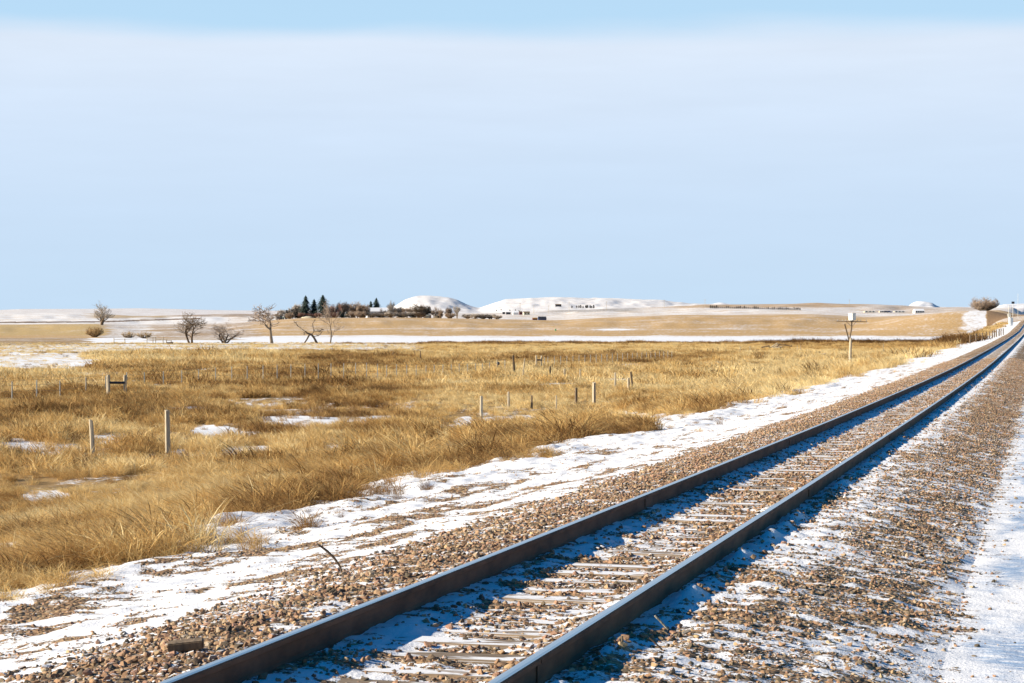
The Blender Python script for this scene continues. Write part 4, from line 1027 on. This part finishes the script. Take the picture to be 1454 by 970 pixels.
pos, Z = place(241, 488.3); mb = MB(); mb.tube([(-1.0, 0, .35), (-.3, 0, .3), (.6, 0, .33), (.95, 0, .3)], [.16, .2, .24, .3], 8)
o = mb.build('fallen_log', M['barkdark']); o.location = pos; o.rotation_euler.z = TH; tag(o, 'short dark fallen log at the right end of the broken rail fence', 'log')
def log_pile():
    pos, Z = place(1104, 496.5); s = Z/F; t = empty('log_pile', pos, TH); tag(t, 'heap of bleached old planks and logs in the grass', 'log pile')
    def P(x, y, d=0): return ((x-1104)*s, d, (496.5-y)*s)
    for (a, ya, b, yb, r, d, m_) in ((1093, 494.5, 1104, 487.3, .16, 0, 'post'), (1095, 495, 1106, 489, .14, -.5, 'post'), (1101, 494.5, 1107, 488, .13, -.7, 'postdark'), (1108, 495, 1103, 488, .12, -.9, 'postdark'), (1082, 493.5, 1093, 491, .16, .3, 'postdark'), (1081.5, 492.8, 1084, 495.5, .14, .2, 'postdark'),
                                   (1106, 489.3, 1125, 491.6, .11, .4, 'postdark'), (1091, 491.3, 1093.5, 495, .15, -.3, 'postdark'), (1098, 495, 1110, 492, .14, -1.0, 'post'), (1124.8, 489.5, 1124.6, 492.5, .1, .4, 'postdark')):
        mb = MB(); mb.tube([P(a, ya, d), P((a+b)/2, (ya+yb)/2-.15, d), P(b, yb, d)], [r, r*.95, r*.85], 7); mb.build('log', M[m_], t)
log_pile()
# track-side cabinet and masts in the far right corner
def cabinet():
    pos, Z = place(1435.4, 462.5, 300); s = Z/F; t = empty('signal_cabinet', pos, TH+.2); h = 11*s; w = 4.8*s; tag(t, 'tall narrow white signal cabinet beside the far end of the track', 'cabinet')
    a = MB(); a.box((0, 0, h/2), (w, w*.8, h)); a.build('cabinet_body', M['white'], t)
    b = MB(); b.box((0, 0, h+.05), (w*1.12, w*.95, .1)); b.build('lid', M['white'], t)
    c = MB(); c.box((0, -w*.4-.02, h*.5), (w*.8, .04, h*.86)); d = c.build('door', M['white'], t)
    e_ = MB(); e_.box((w*.3, -w*.4-.06, h*.5), (.05, .05, .25)); e_.build('handle', M['dark'], d)
cabinet()
def mast(px, yb, top, r, lab, head=False):
    pos, Z = place(px, yb, 300); h = (yb-top)*Z/F; t = empty('signal_mast', pos, TH); tag(t, lab, 'mast', 'masts beside the far track')
    a = MB(); a.tube([(0, 0, -.2), (0, 0, h)], [r, r*.8], 7); a.build('pole', M['steel'], t)
    if head:
        b = MB(); b.box((0, -.1, h-.35), (.9, .3, .7)); b.build('signal_head', M['dark'], t)
mast(1432.4, 460, 433, .09, 'short plain mast behind the white signal cabinet')
mast(1438.2, 458, 428.3, .08, 'mast with a dark head right of the white signal cabinet', True)
mast(1445.3, 452, 417, .06, 'tallest thinnest mast near the right edge of the picture')
tl_ = MB(); pos, Z = place(1433, 451.5, 300); s = Z/F
tl_.box((0, 0, 1.0), (4.2*s, 1.0, 2.0), Matrix.Rotation(R(-12), 3, 'Y')); o = tl_.build('signal_case', M['steel']); o.location = pos; o.rotation_euler.z = TH; tag(o, 'grey equipment case on the bank above the white cabinet', 'equipment case')

# ------------------------------------------------------------------ small things close by
def stick(px, py, pts, rad, label, name='dead_stick', mat='barkdark'):
    pos, Z = place(px, py, 4); s = Z/F; mb = MB()
    P = [Vector((VR[0], VR[1], 0))*((x_-px)*s) + Vector((VW[0], VW[1], 0))*d + Vector((0, 0, (py-y_)*s)) for x_, y_, d in pts]
    mb.tube(P, rad, 6); o = mb.build(name, M[mat]); o.location = pos + Vector((0, 0, .02)); tag(o, label, 'stick')
stick(484, 815, [(486, 819, 0), (482, 808, .02), (474, 797, .03), (464, 787, .03), (456, 780.5, .02), (451, 777, .0)], [.009, .010, .011, .012, .010, .007], 'dark curved stick poking out of the snow left of the track')
stick(946, 897, [(949, 900, 0), (940, 890, 0), (930, 880, 0)], [.006, .007, .006], 'brown straight stick in the snow right of the right rail', mat='post')
stick(938, 926, [(941, 929, 0), (931, 919, 0), (922, 911, 0)], [.005, .006, .004], 'thin dark stick near the foot of the right rail')
stick(921, 861, [(919, 866, 0), (920, 863, 0), (924, 857, 0)], [.006, .007, .004], 'tiny pale splinter against the right rail', mat='post')
pos, Z = place(264, 929, 4); mb = MB(); mb.box((0, 0, .032), (.205, .09, .05)); o = mb.build('steel_block', M['postdark']); bm = bmesh.new(); bm.from_mesh(o.data); bmesh.ops.bevel(bm, geom=bm.edges[:], offset=.006, segments=2, affect='EDGES'); bm.to_mesh(o.data); bm.free()
o.location = pos + Vector((0, 0, .02)); o.rotation_euler = (R(6), R(-5), TH+.12); tag(o, 'dark rusty steel block lying on the stones left of the left rail', 'steel block')
